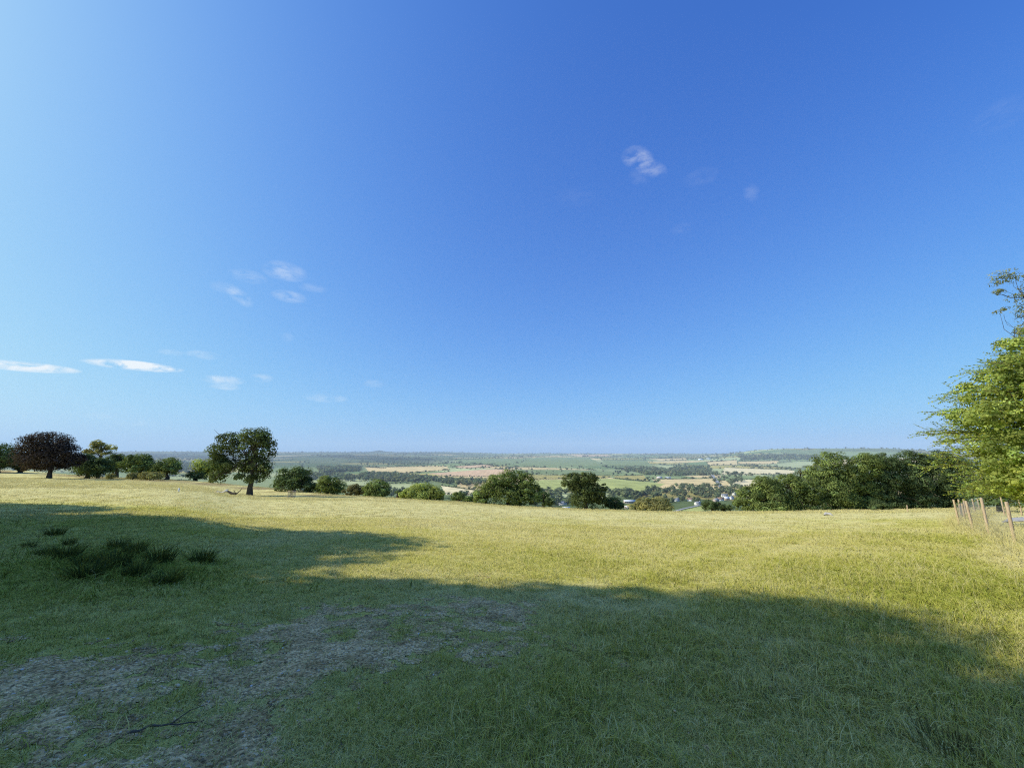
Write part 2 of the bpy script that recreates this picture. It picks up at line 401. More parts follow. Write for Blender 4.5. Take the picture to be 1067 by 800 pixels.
def build_ground():
    phi = np.concatenate([np.arange(-180, -60, 4.0), np.arange(-60, 60.01, 0.16), np.arange(64, 180, 4.0)])
    dist = np.concatenate([[0.3], np.geomspace(0.8, 60, 150), np.geomspace(61.5, 330, 110), np.geomspace(335, 15500, 330)])
    P, D = np.meshgrid(np.radians(phi), dist)
    X, Y = D * np.sin(P), D * np.cos(P); Z = H(X, Y)
    nr, nc = X.shape
    V = np.stack([X, Y, Z], -1).reshape(-1, 3)
    i = np.arange(nr - 1)[:, None] * nc; j = np.arange(nc)[None]; j2 = (j + 1) % nc
    Fc = np.stack([i + j, i + j2, i + nc + j2, i + nc + j], -1).reshape(-1, 4)
    V = np.vstack([V, [[0, 0, float(H(0, 0))]]])
    c0 = len(V) - 1
    cx = V[Fc].mean(1); x, y = cx[:, 0], cx[:, 1]
    d = np.hypot(x, y); far = d > edge_d(x, y) + 30
    tint = np.zeros((len(Fc), 3))
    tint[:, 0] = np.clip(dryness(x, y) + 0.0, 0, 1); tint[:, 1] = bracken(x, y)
    fi = np.where(far)[0]; fx, fy = x[fi], y[fi]
    ci, gap = worley(fx, fy)
    cc = CELLC[ci]
    pal = np.array([GRN, GRN, PALE, (0.28, 0.32, 0.15), TAN, OLV, (0.18, 0.24, 0.10), (0.22, 0.27, 0.12)])
    colr = pal[(cc[:, 0] * len(pal)).astype(int)] * (0.8 + 0.4 * cc[:, 1:2])
    fd = np.hypot(fx, fy); fph = np.degrees(np.arctan2(fx, fy))
    lf = np.clip((-fph - 3) / 9, 0, 1)
    wd = np.clip((fd - 4200 + 1900 * lf) / 1800, 0, 1) * (0.35 + 0.65 * lf) * np.clip(fbm(fx / 900 + 2, fy / 900, 3) * 3 - 0.6, 0.25 + 0.35 * lf, 1)
    colr = colr * (1 - wd[:, None]) + np.array([0.05, 0.075, 0.05]) * wd[:, None]
    nearv = np.hypot(fx, fy) < 900
    colr[nearv] = np.array([0.13, 0.17, 0.07])
    for _, c, poly in FPOLY:
        mk = inpoly(fx, fy, poly); colr[mk] = c
    tint[fi] = colr
    me = mesh('ground', V, Fc, [M_MEADOW, M_VALLEY], tint, far.astype(int), smooth=True)
    o = link('ground', me); o['kind'] = 'structure'
build_ground()

# gravelly bare patch: its own sheet draped over the turf
def gravel_mat():
    m, nt, out = newmat('loose_gravel')
    g = N(nt, 'ShaderNodeNewGeometry')
    v = N(nt, 'ShaderNodeTexVoronoi', i_Scale=52.0); nt.links.new(g.outputs['Position'], v.inputs['Vector'])
    n = N(nt, 'ShaderNodeTexNoise', i_Scale=3.0, i_Detail=8, i_Roughness=0.7); nt.links.new(g.outputs['Position'], n.inputs['Vector'])
    hs = N(nt, 'ShaderNodeSeparateColor'); nt.links.new(v.outputs['Color'], hs.inputs[0])
    r = ramp(nt, hs.outputs[0], [(0.0, (0.22, 0.17, 0.10)), (0.6, (0.60, 0.45, 0.235)), (0.97, (0.84, 0.66, 0.38)), (1.0, (0.6, 0.57, 0.52))])
    r2 = ramp(nt, n.outputs[0], [(0.38, (0.62, 0.56, 0.46)), (0.62, (1.2, 1.14, 1.04))])
    c = mixc(nt, 1.0, r.outputs[0], r2.outputs[0], 'MULTIPLY')
    b = N(nt, 'ShaderNodeBsdfDiffuse'); nt.links.new(c, b.inputs[0])
    bp = N(nt, 'ShaderNodeBump', i_Strength=0.6, i_Distance=0.012); bp.invert = True; nt.links.new(v.outputs['Distance'], bp.inputs['Height']); nt.links.new(bp.outputs[0], b.inputs['Normal'])
    nt.links.new(b.outputs[0], out.inputs[0]); return m
M_GRAVEL = gravel_mat()
def build_gravel():
    s = 0.045
    xs = np.arange(-9, 1.6, s); ys = np.arange(0.4, 8.6, s)
    X, Y = np.meshgrid(xs, ys); Z = H(X, Y) + 0.012 * np.clip((gravelness(X, Y) - 0.5) * 3, 0.35, 1)
    nr, nc = X.shape
    V = np.stack([X, Y, Z], -1).reshape(-1, 3)
    i = np.arange(nr - 1)[:, None] * nc; j = np.arange(nc - 1)[None]
    Fc = np.stack([i + j, i + j + 1, i + nc + j + 1, i + nc + j], -1).reshape(-1, 4)
    c = V[Fc].mean(1); k = gravelness(c[:, 0], c[:, 1]) > 0.5
    me = mesh('gravel_track', V, Fc[k], M_GRAVEL, smooth=True)
    link('gravel_track', me)['kind'] = 'structure'
build_gravel()

# ------------------------------------------------------------------ grass templates and scatter
def blade_mat(name, rough_tr=0.25):
    m, nt, out = newmat(name)
    a = N(nt, 'ShaderNodeAttribute', attribute_name='dry', attribute_type='INSTANCER')
    f = N(nt, 'ShaderNodeAttribute', attribute_name='tint')
    sp = N(nt, 'ShaderNodeSeparateColor'); nt.links.new(f.outputs['Color'], sp.inputs[0])
    ad = N(nt, 'ShaderNodeMath', operation='ADD'); nt.links.new(a.outputs['Fac'], ad.inputs[0]); nt.links.new(sp.outputs[0], ad.inputs[1])
    r = ramp(nt, ad.outputs[0], [(0.05, (0.24, 0.29, 0.04)), (0.40, (0.54, 0.54, 0.085)), (0.65, (0.72, 0.64, 0.17)), (0.95, (0.86, 0.76, 0.33))])
    c = mixc(nt, 1.0, r.outputs[0], sp.outputs[1], 'MULTIPLY')
    d = N(nt, 'ShaderNodeBsdfDiffuse'); t = N(nt, 'ShaderNodeBsdfTranslucent'); nt.links.new(c, d.inputs[0]); nt.links.new(c, t.inputs[0])
    ge = N(nt, 'ShaderNodeNewGeometry'); sv = N(nt, 'ShaderNodeVectorMath', operation='MULTIPLY_ADD'); nt.links.new(ge.outputs['Normal'], sv.inputs[0])
    sv.inputs[1].default_value = (0.35, 0.35, 0.35); sv.inputs[2].default_value = (0, 0, 0.9)
    nv = N(nt, 'ShaderNodeVectorMath', operation='NORMALIZE'); nt.links.new(sv.outputs[0], nv.inputs[0]); nt.links.new(nv.outputs[0], d.inputs['Normal'])
    mx = N(nt, 'ShaderNodeMixShader'); mx.inputs[0].default_value = rough_tr
    nt.links.new(d.outputs[0], mx.inputs[1]); nt.links.new(t.outputs[0], mx.inputs[2]); nt.links.new(mx.outputs[0], out.inputs[0])
    return m
M_BLADE = blade_mat('grass_blade')
def tuft(name, nb, spread, h0, h1, w, lean, seed, head=False, curve=1.0):
    r = np.random.default_rng(seed); V = []; Fc = []; T = []
    for b in range(nb):
        a = r.uniform(0, 2 * math.pi); rad = spread * math.sqrt(r.random())
        p = np.array([rad * math.cos(a), rad * math.sin(a), -0.01])
        h = r.uniform(h0, h1); la = r.uniform(0, 2 * math.pi) if r.random() < 0.5 else a
        L = np.array([math.cos(la), math.sin(la), 0]) * h * r.uniform(0.2, 1.0) * lean
        wd = r.uniform(0, 2 * math.pi); W = np.array([math.cos(wd), math.sin(wd), 0]) * w * r.uniform(0.7, 1.3) * 0.5
        mid = p + L * 0.35 + np.array([0, 0, h * 0.6]); top = p + L * (1.0 + 0.2 * curve) + np.array([0, 0, h * (1.0 - 0.25 * lean * r.random())])
        k = len(V)
        V += [p - W, p + W, mid + W * 0.8, mid - W * 0.8, top + W * 0.15, top - W * 0.15]
        Fc += [[k, k + 1, k + 2, k + 3], [k + 3, k + 2, k + 4, k + 5]]
        dr = r.normal(0, 0.12); br = r.uniform(0.82, 1.12)
        T += [[dr, br * 0.86, 0], [dr + 0.07, br, 0]]
        if head:
            for q in range(7):
                k = len(V); e = mid + (top - mid) * (0.55 + 0.45 * q / 6)
                a2 = r.uniform(0, 6.28); o = np.array([math.cos(a2), math.sin(a2), 0.9]) * r.uniform(0.008, 0.022)
                s = np.array([-math.sin(a2), math.cos(a2), 0]) * w * 0.45
                V += [e - s, e + s, e + o + s * 0.4, e + o - s * 0.4]; Fc += [[k, k + 1, k + 2, k + 3]]
                T += [[dr + 0.15, br, 0]]
    me = mesh(name, V, Fc, M_BLADE, np.array(T))
    return bpy.data.objects.new(name, me)
def gn_scatter(name, pts, idx, rot, scl, dry, templates, label=None):
    coll = bpy.data.collections.new(name + '_kinds')
    for k, t in enumerate(templates):
        t.name = f'{chr(97 + k)}_{t.name}'; coll.objects.link(t)
    me = bpy.data.meshes.new(name); me.vertices.add(len(pts)); me.vertices.foreach_set('co', np.asarray(pts, np.float32).ravel())
    for an, ty, val, key in (('idx', 'INT', idx.astype(np.int32), 'value'), ('rot', 'FLOAT_VECTOR', rot.astype(np.float32).ravel(), 'vector'),
                             ('scl', 'FLOAT_VECTOR', scl.astype(np.float32).ravel(), 'vector'), ('dry', 'FLOAT', dry.astype(np.float32), 'value')):
        me.attributes.new(an, ty, 'POINT').data.foreach_set(key, val)
    o = link(name, me)
    ng = bpy.data.node_groups.new(name + '_scatter', 'GeometryNodeTree')
    ng.interface.new_socket('Geometry', in_out='INPUT', socket_type='NodeSocketGeometry')
    ng.interface.new_socket('Geometry', in_out='OUTPUT', socket_type='NodeSocketGeometry')
    gi = ng.nodes.new('NodeGroupInput'); go = ng.nodes.new('NodeGroupOutput')
    ci = ng.nodes.new('GeometryNodeCollectionInfo'); ci.inputs['Collection'].default_value = coll
    ci.inputs['Separate Children'].default_value = True; ci.inputs['Reset Children'].default_value = True
    ip = ng.nodes.new('GeometryNodeInstanceOnPoints'); ip.inputs['Pick Instance'].default_value = True
    def na(n, t):
        q = ng.nodes.new('GeometryNodeInputNamedAttribute'); q.data_type = t; q.inputs['Name'].default_value = n; return q.outputs['Attribute']
    L = ng.links
    e2r = ng.nodes.new('FunctionNodeEulerToRotation')
    L.new(gi.outputs[0], ip.inputs['Points']); L.new(ci.outputs[0], ip.inputs['Instance'])
    L.new(na('idx', 'INT'), ip.inputs['Instance Index']); L.new(na('rot', 'FLOAT_VECTOR'), e2r.inputs[0]); L.new(e2r.outputs[0], ip.inputs['Rotation'])
    L.new(na('scl', 'FLOAT_VECTOR'), ip.inputs['Scale']); L.new(ip.outputs[0], go.inputs[0])
    md = o.modifiers.new('scatter', 'NODES'); md.node_group = ng
    o['kind'] = 'stuff'
    return o
def sector(n, d0, d1, power, half=57):
    u = rng.random(n)
    if abs(power + 2) < 1e-6: d = d0 * (d1 / d0) ** u
    else:
        k = power + 2; d = (d0 ** k + u * (d1 ** k - d0 ** k)) ** (1 / k)
    a = np.radians(rng.uniform(-half, half, n))
    return d * np.sin(a), d * np.cos(a), d
FENCE_LINE = [ground(*p)[:2] for p in [(1085, 578), (1058, 567), (1031, 558), (1014, 553), (1000, 548), (1002.5, 543), (1008, 540.5), (1017, 537.5), (1022, 535.5)]]
def build_grass():
    T = [tuft('short_tuft', 15, 0.08, 0.02, 0.05, 0.0042, 1.1, 1), tuft('short_tuft', 14, 0.09, 0.02, 0.06, 0.0042, 1.3, 2),
         tuft('tuft', 15, 0.08, 0.04, 0.10, 0.0045, 1.0, 3), tuft('tuft', 13, 0.10, 0.04, 0.13, 0.0045, 1.2, 4),
         tuft('seed_stalk', 4, 0.06, 0.20, 0.36, 0.003, 0.45, 5, True), tuft('seed_stalk', 3, 0.08, 0.18, 0.34, 0.003, 0.8, 6, True),
         tuft('wide_clump', 40, 0.38, 0.03, 0.09, 0.014, 1.0, 7), tuft('wide_clump', 40, 0.42, 0.03, 0.10, 0.014, 1.2, 8),
         tuft('wide_clump', 55, 0.85, 0.04, 0.11, 0.030, 1.0, 9)]
    X, Y, I, SX, SZ, DR = [], [], [], [], [], []
    # near turf
    x, y, d = sector(85000, 1.3, 27, -1.45)
    ph = np.degrees(np.arctan2(x, y))
    gr = gravelness(x, y); keep = rng.random(len(x)) > gr * np.where(d < 9, 0.6, 0.0)
    tall = np.clip(0.35 + (ph - 5) / 45, 0.12, 0.9) * np.clip(0.6 + (fbm(x / 1.5, y / 1.5, 3) - 0.5) * 3, 0.1, 1.2)
    q = rng.random(len(x))
    idx = np.where(q < tall * 0.75, rng.integers(2, 4, len(x)), rng.integers(0, 2, len(x)))
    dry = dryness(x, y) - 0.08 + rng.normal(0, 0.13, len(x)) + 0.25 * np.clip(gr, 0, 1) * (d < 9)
    sx = rng.uniform(0.8, 1.35, len(x)) * np.clip(d / 6, 1, 2.4); sz = rng.uniform(0.7, 1.25, len(x)) * (1 - 0.6 * gr * (d < 9)) * (1 - 0.55 * trackness(x, y))
    for l, v in ((X, x), (Y, y), (I, idx), (SX, sx), (SZ, sz), (DR, dry)): l.append(v[keep])
    # seed stalks
    x, y, d = sector(15000, 1.6, 34, -1.0)
    ph = np.degrees(np.arctan2(x, y))
    pr = np.clip(0.16 + (ph + 5) / 55, 0.05, 0.95) * np.where(d < 6.5, 0.3, 0.85) * (fbm(x / 2.2 + 9, y / 2.2, 3) > 0.46) * (1 - gravelness(x, y) * 0.9)
    k = rng.random(len(x)) < pr
    x, y, d = x[k], y[k], d[k]
    for l, v in ((X, x), (Y, y), (I, rng.integers(4, 6, len(x))), (SX, rng.uniform(0.9, 1.2, len(x)) * np.clip(d / 9, 0.9, 2.5)), (SZ, rng.uniform(0.6, 1.1, len(x))), (DR, 0.75 + rng.normal(0, 0.12, len(x)))): l.append(v)
    for px, py in ((90, 601), (118, 592), (143, 600), (174, 607), (166, 587), (210, 586), (140, 577), (70, 582), (48, 578), (122, 572), (90, 588), (190, 600)):
        p = ground(px, py); n = 34; q = p[None, :2] + rng.normal(0, 0.42, (n, 2))
        for l, v in ((X, q[:, 0]), (Y, q[:, 1]), (I, rng.integers(2, 4, n)), (SX, rng.uniform(1.3, 2.2, n)), (SZ, rng.uniform(0.8, 1.8, n)), (DR, 0.16 + rng.normal(0, 0.15, n))): l.append(v)
    # middle and far meadow
    x, y, d = sector(42000, 20, 240, -1.15, 56)
    k = d < edge_d(x, y) + 6; x, y, d = x[k], y[k], d[k]
    idx = np.where(d > 65, 8, rng.integers(6, 8, len(x)))
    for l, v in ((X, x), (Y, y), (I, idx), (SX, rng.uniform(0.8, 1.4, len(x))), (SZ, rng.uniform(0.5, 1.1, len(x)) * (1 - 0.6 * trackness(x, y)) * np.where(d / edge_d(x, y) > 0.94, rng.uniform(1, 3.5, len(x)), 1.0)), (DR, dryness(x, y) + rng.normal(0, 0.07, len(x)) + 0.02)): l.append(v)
    for k in range(len(FENCE_LINE) - 1):
        A, B = FENCE_LINE[k], FENCE_LINE[k + 1]; n = int(70 * np.linalg.norm(B - A)); t = rng.random(n)[:, None]
        q = A[None] + (B - A)[None] * t + rng.normal(0.35, 0.55, (n, 2)) * np.array([1, 0.4])
        for l, v in ((X, q[:, 0]), (Y, q[:, 1]), (I, rng.choice([2, 3, 4, 5], n)), (SX, rng.uniform(1.6, 2.6, n)), (SZ, rng.uniform(1.0, 2.0, n)), (DR, 0.85 + rng.normal(0, 0.12, n))): l.append(v)
    x, y, d = sector(520, 7, 90, -0.6)
    for l, v in ((X, x), (Y, y), (I, rng.integers(2, 4, len(x))), (SX, rng.uniform(1.8, 3.6, len(x))), (SZ, rng.uniform(1.0, 2.0, len(x))), (DR, rng.uniform(0.0, 0.3, len(x)))): l.append(v)
    X, Y, I, SX, SZ, DR = [np.concatenate(l) for l in (X, Y, I, SX, SZ, DR)]
    P = np.stack([X, Y, H(X, Y)], -1)
    rot = np.stack([rng.normal(0, 0.06, len(X)), rng.normal(0, 0.06, len(X)), rng.uniform(0, 6.283, len(X))], -1)
    gn_scatter('meadow_grass', P, I, rot, np.stack([SX, SX, SZ], -1), np.clip(DR, 0, 1), T)
build_grass()

def pebble_mat():
    m, nt, out = newmat('pebble')
    a = N(nt, 'ShaderNodeAttribute', attribute_name='dry', attribute_type='INSTANCER')
    r = ramp(nt, a.outputs['Fac'], [(0.0, (0.14, 0.10, 0.06)), (0.7, (0.54, 0.40, 0.22)), (0.95, (0.76, 0.60, 0.38)), (1.0, (0.72, 0.70, 0.66))])
    b = N(nt, 'ShaderNodeBsdfDiffuse'); nt.links.new(r.outputs[0], b.inputs[0]); nt.links.new(b.outputs[0], out.inputs[0]); return m
M_PEB = pebble_mat()
def uvsphere(nu=8, nv=5, seed=0, amp=0.2):
    r = np.random.default_rng(seed); V = []; Fc = []
    ax = r.normal(size=(5, 3)); fq = r.uniform(1.5, 3.5, 5); phs = r.uniform(0, 6, 5)
    for i in range(nv + 1):
        t = math.pi * (0.02 + 0.96 * i / nv)
        for j in range(nu):
            p = np.array([math.sin(t) * math.cos(j * 2 * math.pi / nu), math.sin(t) * math.sin(j * 2 * math.pi / nu), math.cos(t)])
            V.append(p * (1 + amp * np.sum(np.sin((ax @ p) * fq + phs)) / 2.2))
    for i in range(nv):
        for j in range(nu):
            Fc.append([i * nu + j, (i + 1) * nu + j, (i + 1) * nu + (j + 1) % nu, i * nu + (j + 1) % nu])
    return np.array(V), np.array(Fc)
def build_pebbles():
    T = []
    for s in range(4):
        V, Fc = uvsphere(7, 4, s, 0.22); V = V * np.array([1, 0.75, 0.5])
        T.append(bpy.data.objects.new('pebble', mesh('pebble', V, Fc, M_PEB)))
    x, y, d = sector(42000, 1.3, 9.5, -0.9)
    k = rng.random(len(x)) < gravelness(x, y) * 0.9; x, y = x[k], y[k]; n = len(x)
    s = np.clip(rng.lognormal(-5.1, 0.45, n), 0.003, 0.022)
    P = np.stack([x, y, H(x, y) + 0.008 + s * 0.2], -1)
    rot = np.stack([rng.normal(0, 0.3, n), rng.normal(0, 0.3, n), rng.uniform(0, 6.28, n)], -1)
    gn_scatter('gravel', P, rng.integers(0, 4, n), rot, np.stack([s, s, s], -1), rng.random(n), T)
build_pebbles()

# ------------------------------------------------------------------ foliage
def leaf_quads(C, Nn, size, r, asp=0.7):
    n = len(C)
    Nn = Nn / (np.linalg.norm(Nn, axis=1)[:, None] + 1e-9)
    A = np.cross(Nn, r.normal(size=(n, 3))); A /= np.linalg.norm(A, axis=1)[:, None] + 1e-9
    B = np.cross(Nn, A)
    s = (size * r.uniform(0.6, 1.3, n))[:, None] * 0.5
    V = np.stack([C - A * s, C + B * s * asp - Nn * s * 0.25, C + A * s, C - B * s * asp - Nn * s * 0.25], 1).reshape(-1, 3)
    return V, np.arange(4 * n).reshape(-1, 4)
def crown_mesh(lobes, n, size, seed, mat, clump=0.26, var=0.27, warm=0.17, inner=0.22, upper=0.35):
    """lobes: world ellipsoids (c, r). A crown made of leaf clumps spread over and through the lobes."""
    r = np.random.default_rng(seed)
    C = np.array([l[0] for l in lobes], float); Rd = np.array([l[1] for l in lobes], float)
    w = (Rd[:, 0] * Rd[:, 2]) ; w = w / w.sum()
    K = max(16, int(n / 55))
    li = r.choice(len(lobes), K, p=w)
    dirs = r.normal(size=(K, 3)); dirs[:, 2] = dirs[:, 2] + 0.25; dirs /= np.linalg.norm(dirs, axis=1)[:, None]
    rad = np.where(r.random(K) < inner, r.uniform(0.2, 0.7, K), r.uniform(0.78, 1.0, K))
    cc = C[li] + Rd[li] * dirs * rad[:, None]
    cr = 1.35 * clump * Rd[li].mean(1) * r.uniform(0.7, 1.5, K)
    cb = np.exp(r.normal(0, var, K)); cw = r.normal(0, 1, K)
    k = r.integers(0, K, n)
    d2 = r.normal(size=(n, 3)); d2[:, 2] += upper; d2 /= np.linalg.norm(d2, axis=1)[:, None]
    P = cc[k] + d2 * (cr[k] * r.uniform(0.72, 1.06, n))[:, None] * np.array([1.15, 1.15, 0.75])
    Nn = 0.75 * d2 + 0.4 * dirs[k] + 0.2 * r.normal(size=(n, 3)) + np.array([0, 0, 0.22])
    V, Fc = leaf_quads(P, Nn, size, r)
    b = cb[k] * np.exp(r.normal(0, 0.10, n)); h = cw[k] * 0.6 + r.normal(0, 0.5, n)
    T = np.stack([b * (1 + warm * 0.5 * h), b * (1 + warm * 0.12 * h), b * (1 - warm * 0.4 * h)], -1).clip(0.15, 2.6)
    return mesh('crown', V, Fc, mat, T)
def limb_path(a, b, r, sag=0.15, n=6):
    t = np.linspace(0, 1, n)[:, None]; L = np.linalg.norm(b - a)
    P = a + (b - a) * t + np.sin(t * math.pi) * np.array([0, 0, 1]) * L * sag
    P[1:-1] += r.normal(0, 0.04 * L, (n - 2, 3)); return P
def trunk_object(base, top, r0, lobes, seed, parent, loc, mat=M_BARK, nl=2):
    r = np.random.default_rng(seed); m = MB()
    t8 = np.linspace(0, 1, 8)[:, None]; P = base + (top - base) * t8 * np.array([1, 1, 1]); P[:, :2] = base[:2] + (top - base)[:2] * np.clip((t8 - 0.35) / 0.65, 0, 1) ** 1.3; P[1:-1] += r.normal(0, r0 * 0.3, (6, 3)) * np.array([1, 1, 0]); P[0, 2] -= 0.4
    rad = r0 * np.array([1.7, 1.15, 1.0, 0.9, 0.8, 0.68, 0.55, 0.3])
    m.tube(P, rad, 9)
    for c, rr in lobes:
        for q in range(nl):
            s = P[r.integers(3, 7)]
            e = np.array(c) + np.array(rr) * r.normal(0, 0.42, 3)
            m.tube(limb_path(s, e, r, 0.06), np.linspace(r0 * 0.42, r0 * 0.08, 6), 5)
            for _ in range(2):
                s2 = s + (e - s) * r.uniform(0.5, 0.8)
                m.tube(limb_path(s2, e + np.array(rr) * r.normal(0, 0.45, 3), r, 0.04), np.linspace(r0 * 0.2, r0 * 0.04, 6), 4)
    return m.build('trunk', mat, parent, True)

SEED = [100]
def px_tree(name, label, cat, bx, depth, lobes_px, mat, group=None, size_px=1.4, n=None, base_y=None, trunk_px=1.6, dens=1.0, spread=0.85, nl=2, **kw):
    """bx: pixel column of the stem, depth: metres ahead, lobes_px: (cx, cy, rx, ry) in pixels"""
    SEED[0] += 1; sd = SEED[0]
    r = np.random.default_rng(sd)
    g = at(bx, base_y or 500, depth); g = np.array([g[0], g[1], float(H(g[0], g[1]))])
    lobes = []
    for cx, cy, rx, ry in lobes_px:
        p = at(cx, cy, depth); s = mpp(p)
        off = r.uniform(-0.35, 0.35) * rx * s * spread
        p = p + np.array([0, off, 0])
        lobes.append((p - g, np.array([rx * s, rx * s * spread, ry * s])))
    s = mpp(g)
    area = sum(l[2] * l[3] for l in lobes_px)
    nn = n or int(np.clip(area * 31 * dens, 800, 26000))
    root = empty(name, g, label, cat, group)
    link('crown', crown_mesh(lobes, nn, size_px * s, sd, mat, **kw), root)
    top = max(lobes, key=lambda l: l[1][0] * l[1][2])
    tp = np.array([top[0][0] * 0.5, top[0][1] * 0.5, max(l[0][2] for l in lobes)])
    trunk_object(np.zeros(3), tp, trunk_px * s, lobes, sd, root, g, nl=nl)
    return root

# the trees of the far left
px_tree('tree', 'dark green tree cut by the left edge of the photo', 'tree', -4, 150, [(-6, 474, 17, 10), (6, 477, 9, 7), (-10, 482, 16, 7), (10, 481, 6, 5)], LM['dark'], group='trees along the brow of the meadow')
px_tree('bush', 'low dark bush between the left edge tree and the purple dome tree', 'bush', 18, 155, [(17, 483, 5, 4.5), (23, 486, 6, 4)], LM['dark'], dens=1.2)
px_tree('copper_beech', 'dark purple dome-shaped copper beech standing alone on the grass', 'tree', 51, 120,
        [(51, 463, 20, 11.5), (38, 472, 15, 11), (65, 472, 16, 11), (30, 481, 9, 8), (75, 481, 10, 8.5), (52, 480, 22, 9), (62, 486, 12, 4.5), (40, 487, 11, 4)], LM['copper'], base_y=498, dens=0.85, clump=0.22, inner=0.15)
px_tree('tree', 'old tree with an airy light green flat top above dark bushes', 'tree', 101, 138,
        [(103, 463, 9, 4), (96, 469, 7, 4.5), (113, 467, 8, 2.6), (107, 471, 8, 3)], LM['olive'], group='trees along the brow of the meadow', trunk_px=1.2, dens=0.9)
px_tree('bush', 'large dark green bush right of the purple dome tree', 'bush', 90, 132, [(90, 482, 9, 9), (84, 488, 9, 9), (97, 488, 11, 8), (107, 487, 8, 9)], LM['dark'], dens=1.2)
px_tree('tree', 'dark round tree behind the gap between the dark bush and the two mid green trees', 'tree', 120, 155, [(118, 480, 8, 6.5), (125, 480, 7, 6), (120, 487, 11, 6)], LM['dark'], group='trees along the brow of the meadow')
px_tree('tree', 'broad mid green tree, left of two side by side on the brow', 'tree', 144, 136, [(144, 480, 11, 6.5), (136, 485, 9, 7.5), (152, 485, 8, 7), (145, 489, 11, 6)], LM['mid'], group='trees along the brow of the meadow')
px_tree('tree', 'broad mid green tree, right of two side by side on the brow', 'tree', 173, 136, [(173, 484, 10, 6.5), (164, 489, 9, 6), (182, 489, 6.5, 6), (173, 490, 11, 5)], LM['mid'], group='trees along the brow of the meadow')
for bx_, w_, lab in ((115, 4.5, 'small pale olive bush in the grass near the dark bush'), (138, 6, 'low brownish bush at the foot of the broad tree on the brow'), (160, 11, 'low spreading olive bush in front of the right broad tree')):
    px_tree('bush', lab, 'bush', bx_, 128, [(bx_, 495.8, w_, 3.2), (bx_ + w_ * 0.4, 496, w_ * 0.6, 2.6), (bx_ - w_ * 0.4, 496.5, w_ * 0.6, 2.2)], LM['olive'], size_px=1.1, dens=2.0, trunk_px=0.4)
# around the oak
px_tree('tree', 'light green tree partly hidden behind the left side of the lone oak', 'tree', 220, 142, [(217, 486, 12, 7.5), (226, 488, 9, 9), (211, 491, 8, 5.5)], LM['light'], group='trees along the brow of the meadow')
px_tree('bush', 'low dark bush left of the light green tree behind the oak', 'bush', 203, 140, [(203, 495.5, 7.5, 4), (212, 496, 6, 4)], LM['dark'], size_px=1.2, dens=1.6)
px_tree('oak_tree', 'tall lone oak with a gappy dark green crown and a bare straight trunk', 'tree', 260, 85,
        [(238, 458.5, 12, 7.5), (268, 456, 14, 8.5), (278, 468, 10, 10), (229, 470, 10.5, 9), (254, 468, 11, 9), (230, 484, 10, 8), (227, 496, 9, 7), (246, 488, 12, 9),
         (264, 484, 14, 10), (276, 490, 8, 8), (270, 499, 10, 5.5), (280, 458, 7.5, 6), (255, 498, 10, 4.5)], LM['oak'], base_y=517, n=16000, size_px=1.8, trunk_px=2.1, clump=0.30, inner=0.1, var=0.4)
px_tree('tree', 'rounded dark green tree just right of the lone oak', 'tree', 306, 106, [(297, 497, 10, 8.5), (312, 496, 11, 8.5), (291, 505, 7, 6), (318, 505, 8, 7), (305, 506, 12, 7), (325, 508, 6, 5.5)], LM['dark'], group='trees along the brow of the meadow')
px_tree('tree', 'smaller mid green tree between the rounded dark tree and the brown bush', 'tree', 345, 104, [(344, 502.5, 10.5, 6.5), (337, 508, 8, 6), (352, 508, 8, 6), (344, 512, 12, 5)], LM['mid'], group='trees along the brow of the meadow')
px_tree('bush', 'olive brown bush in the row of scrub right of the oak', 'bush', 371, 100, [(369, 510.5, 7.5, 5.5), (376, 512, 6, 5), (362, 513, 5, 4)], LM['brown'], size_px=1.3, dens=1.3)
px_tree('bush', 'grey green bush closing the row of scrub right of the oak', 'bush', 392, 97, [(393, 507.5, 10.5, 6.3), (385, 511, 7, 6), (400, 512, 6, 5), (392, 514, 10, 4.5)], LM['mid'], dens=1.3)
px_tree('bush', 'small dark bush at the left end of the bright green bush', 'bush', 415, 95, [(416, 514.5, 5, 4), (421, 517, 5, 3)], LM['dark'], size_px=1.2, dens=1.6)
px_tree('bush', 'bright green low rounded bush on the brow left of centre', 'bush', 441, 92, [(440, 511.5, 13, 7), (428, 515.5, 10, 6), (455, 514.5, 9, 7), (442, 517, 18, 5)], LM['light'], dens=1.2)
px_tree('bush', 'small bluish bush in the gap left of the big domed bush', 'bush', 478, 95, [(477, 518, 8.5, 4.5), (488, 520.5, 6, 4)], LM['mid'], size_px=1.2, dens=1.5)
px_tree('tree', 'big domed dark green tree with foliage down to the grass in the centre', 'tree', 530, 84,
        [(533, 499.5, 15, 10), (520, 506, 15, 11.5), (546, 506.5, 14, 12.5), (508, 514, 13, 11), (555, 515, 11, 11), (532, 517, 22, 10), (500, 519, 8, 7.5), (545, 520, 14, 8)], LM['mid'], n=26000, clump=0.19)
px_tree('bush', 'dark bush behind the right foot of the big domed tree', 'bush', 566, 92, [(565, 519, 8, 7), (572, 523, 6, 5)], LM['dark'], dens=1.2)
px_tree('tree', 'dark irregular tree with spreading top right of the big domed tree', 'tree', 610, 80,
        [(597, 501, 11, 7.5), (612, 499.5, 10.5, 6.5), (606, 511, 13, 11), (618, 514, 11, 10), (612, 523, 17, 7), (591, 504.5, 6, 3.5), (629, 508, 3.8, 4), (625, 518, 7, 7)], LM['oak'], n=20000, clump=0.23)
px_tree('bush', 'low dark bush leaning on the right of the dark irregular tree', 'bush', 640, 82, [(640, 525, 8.5, 6), (646, 528, 6, 4), (633, 525, 6, 6)], LM['dark'], dens=1.3)
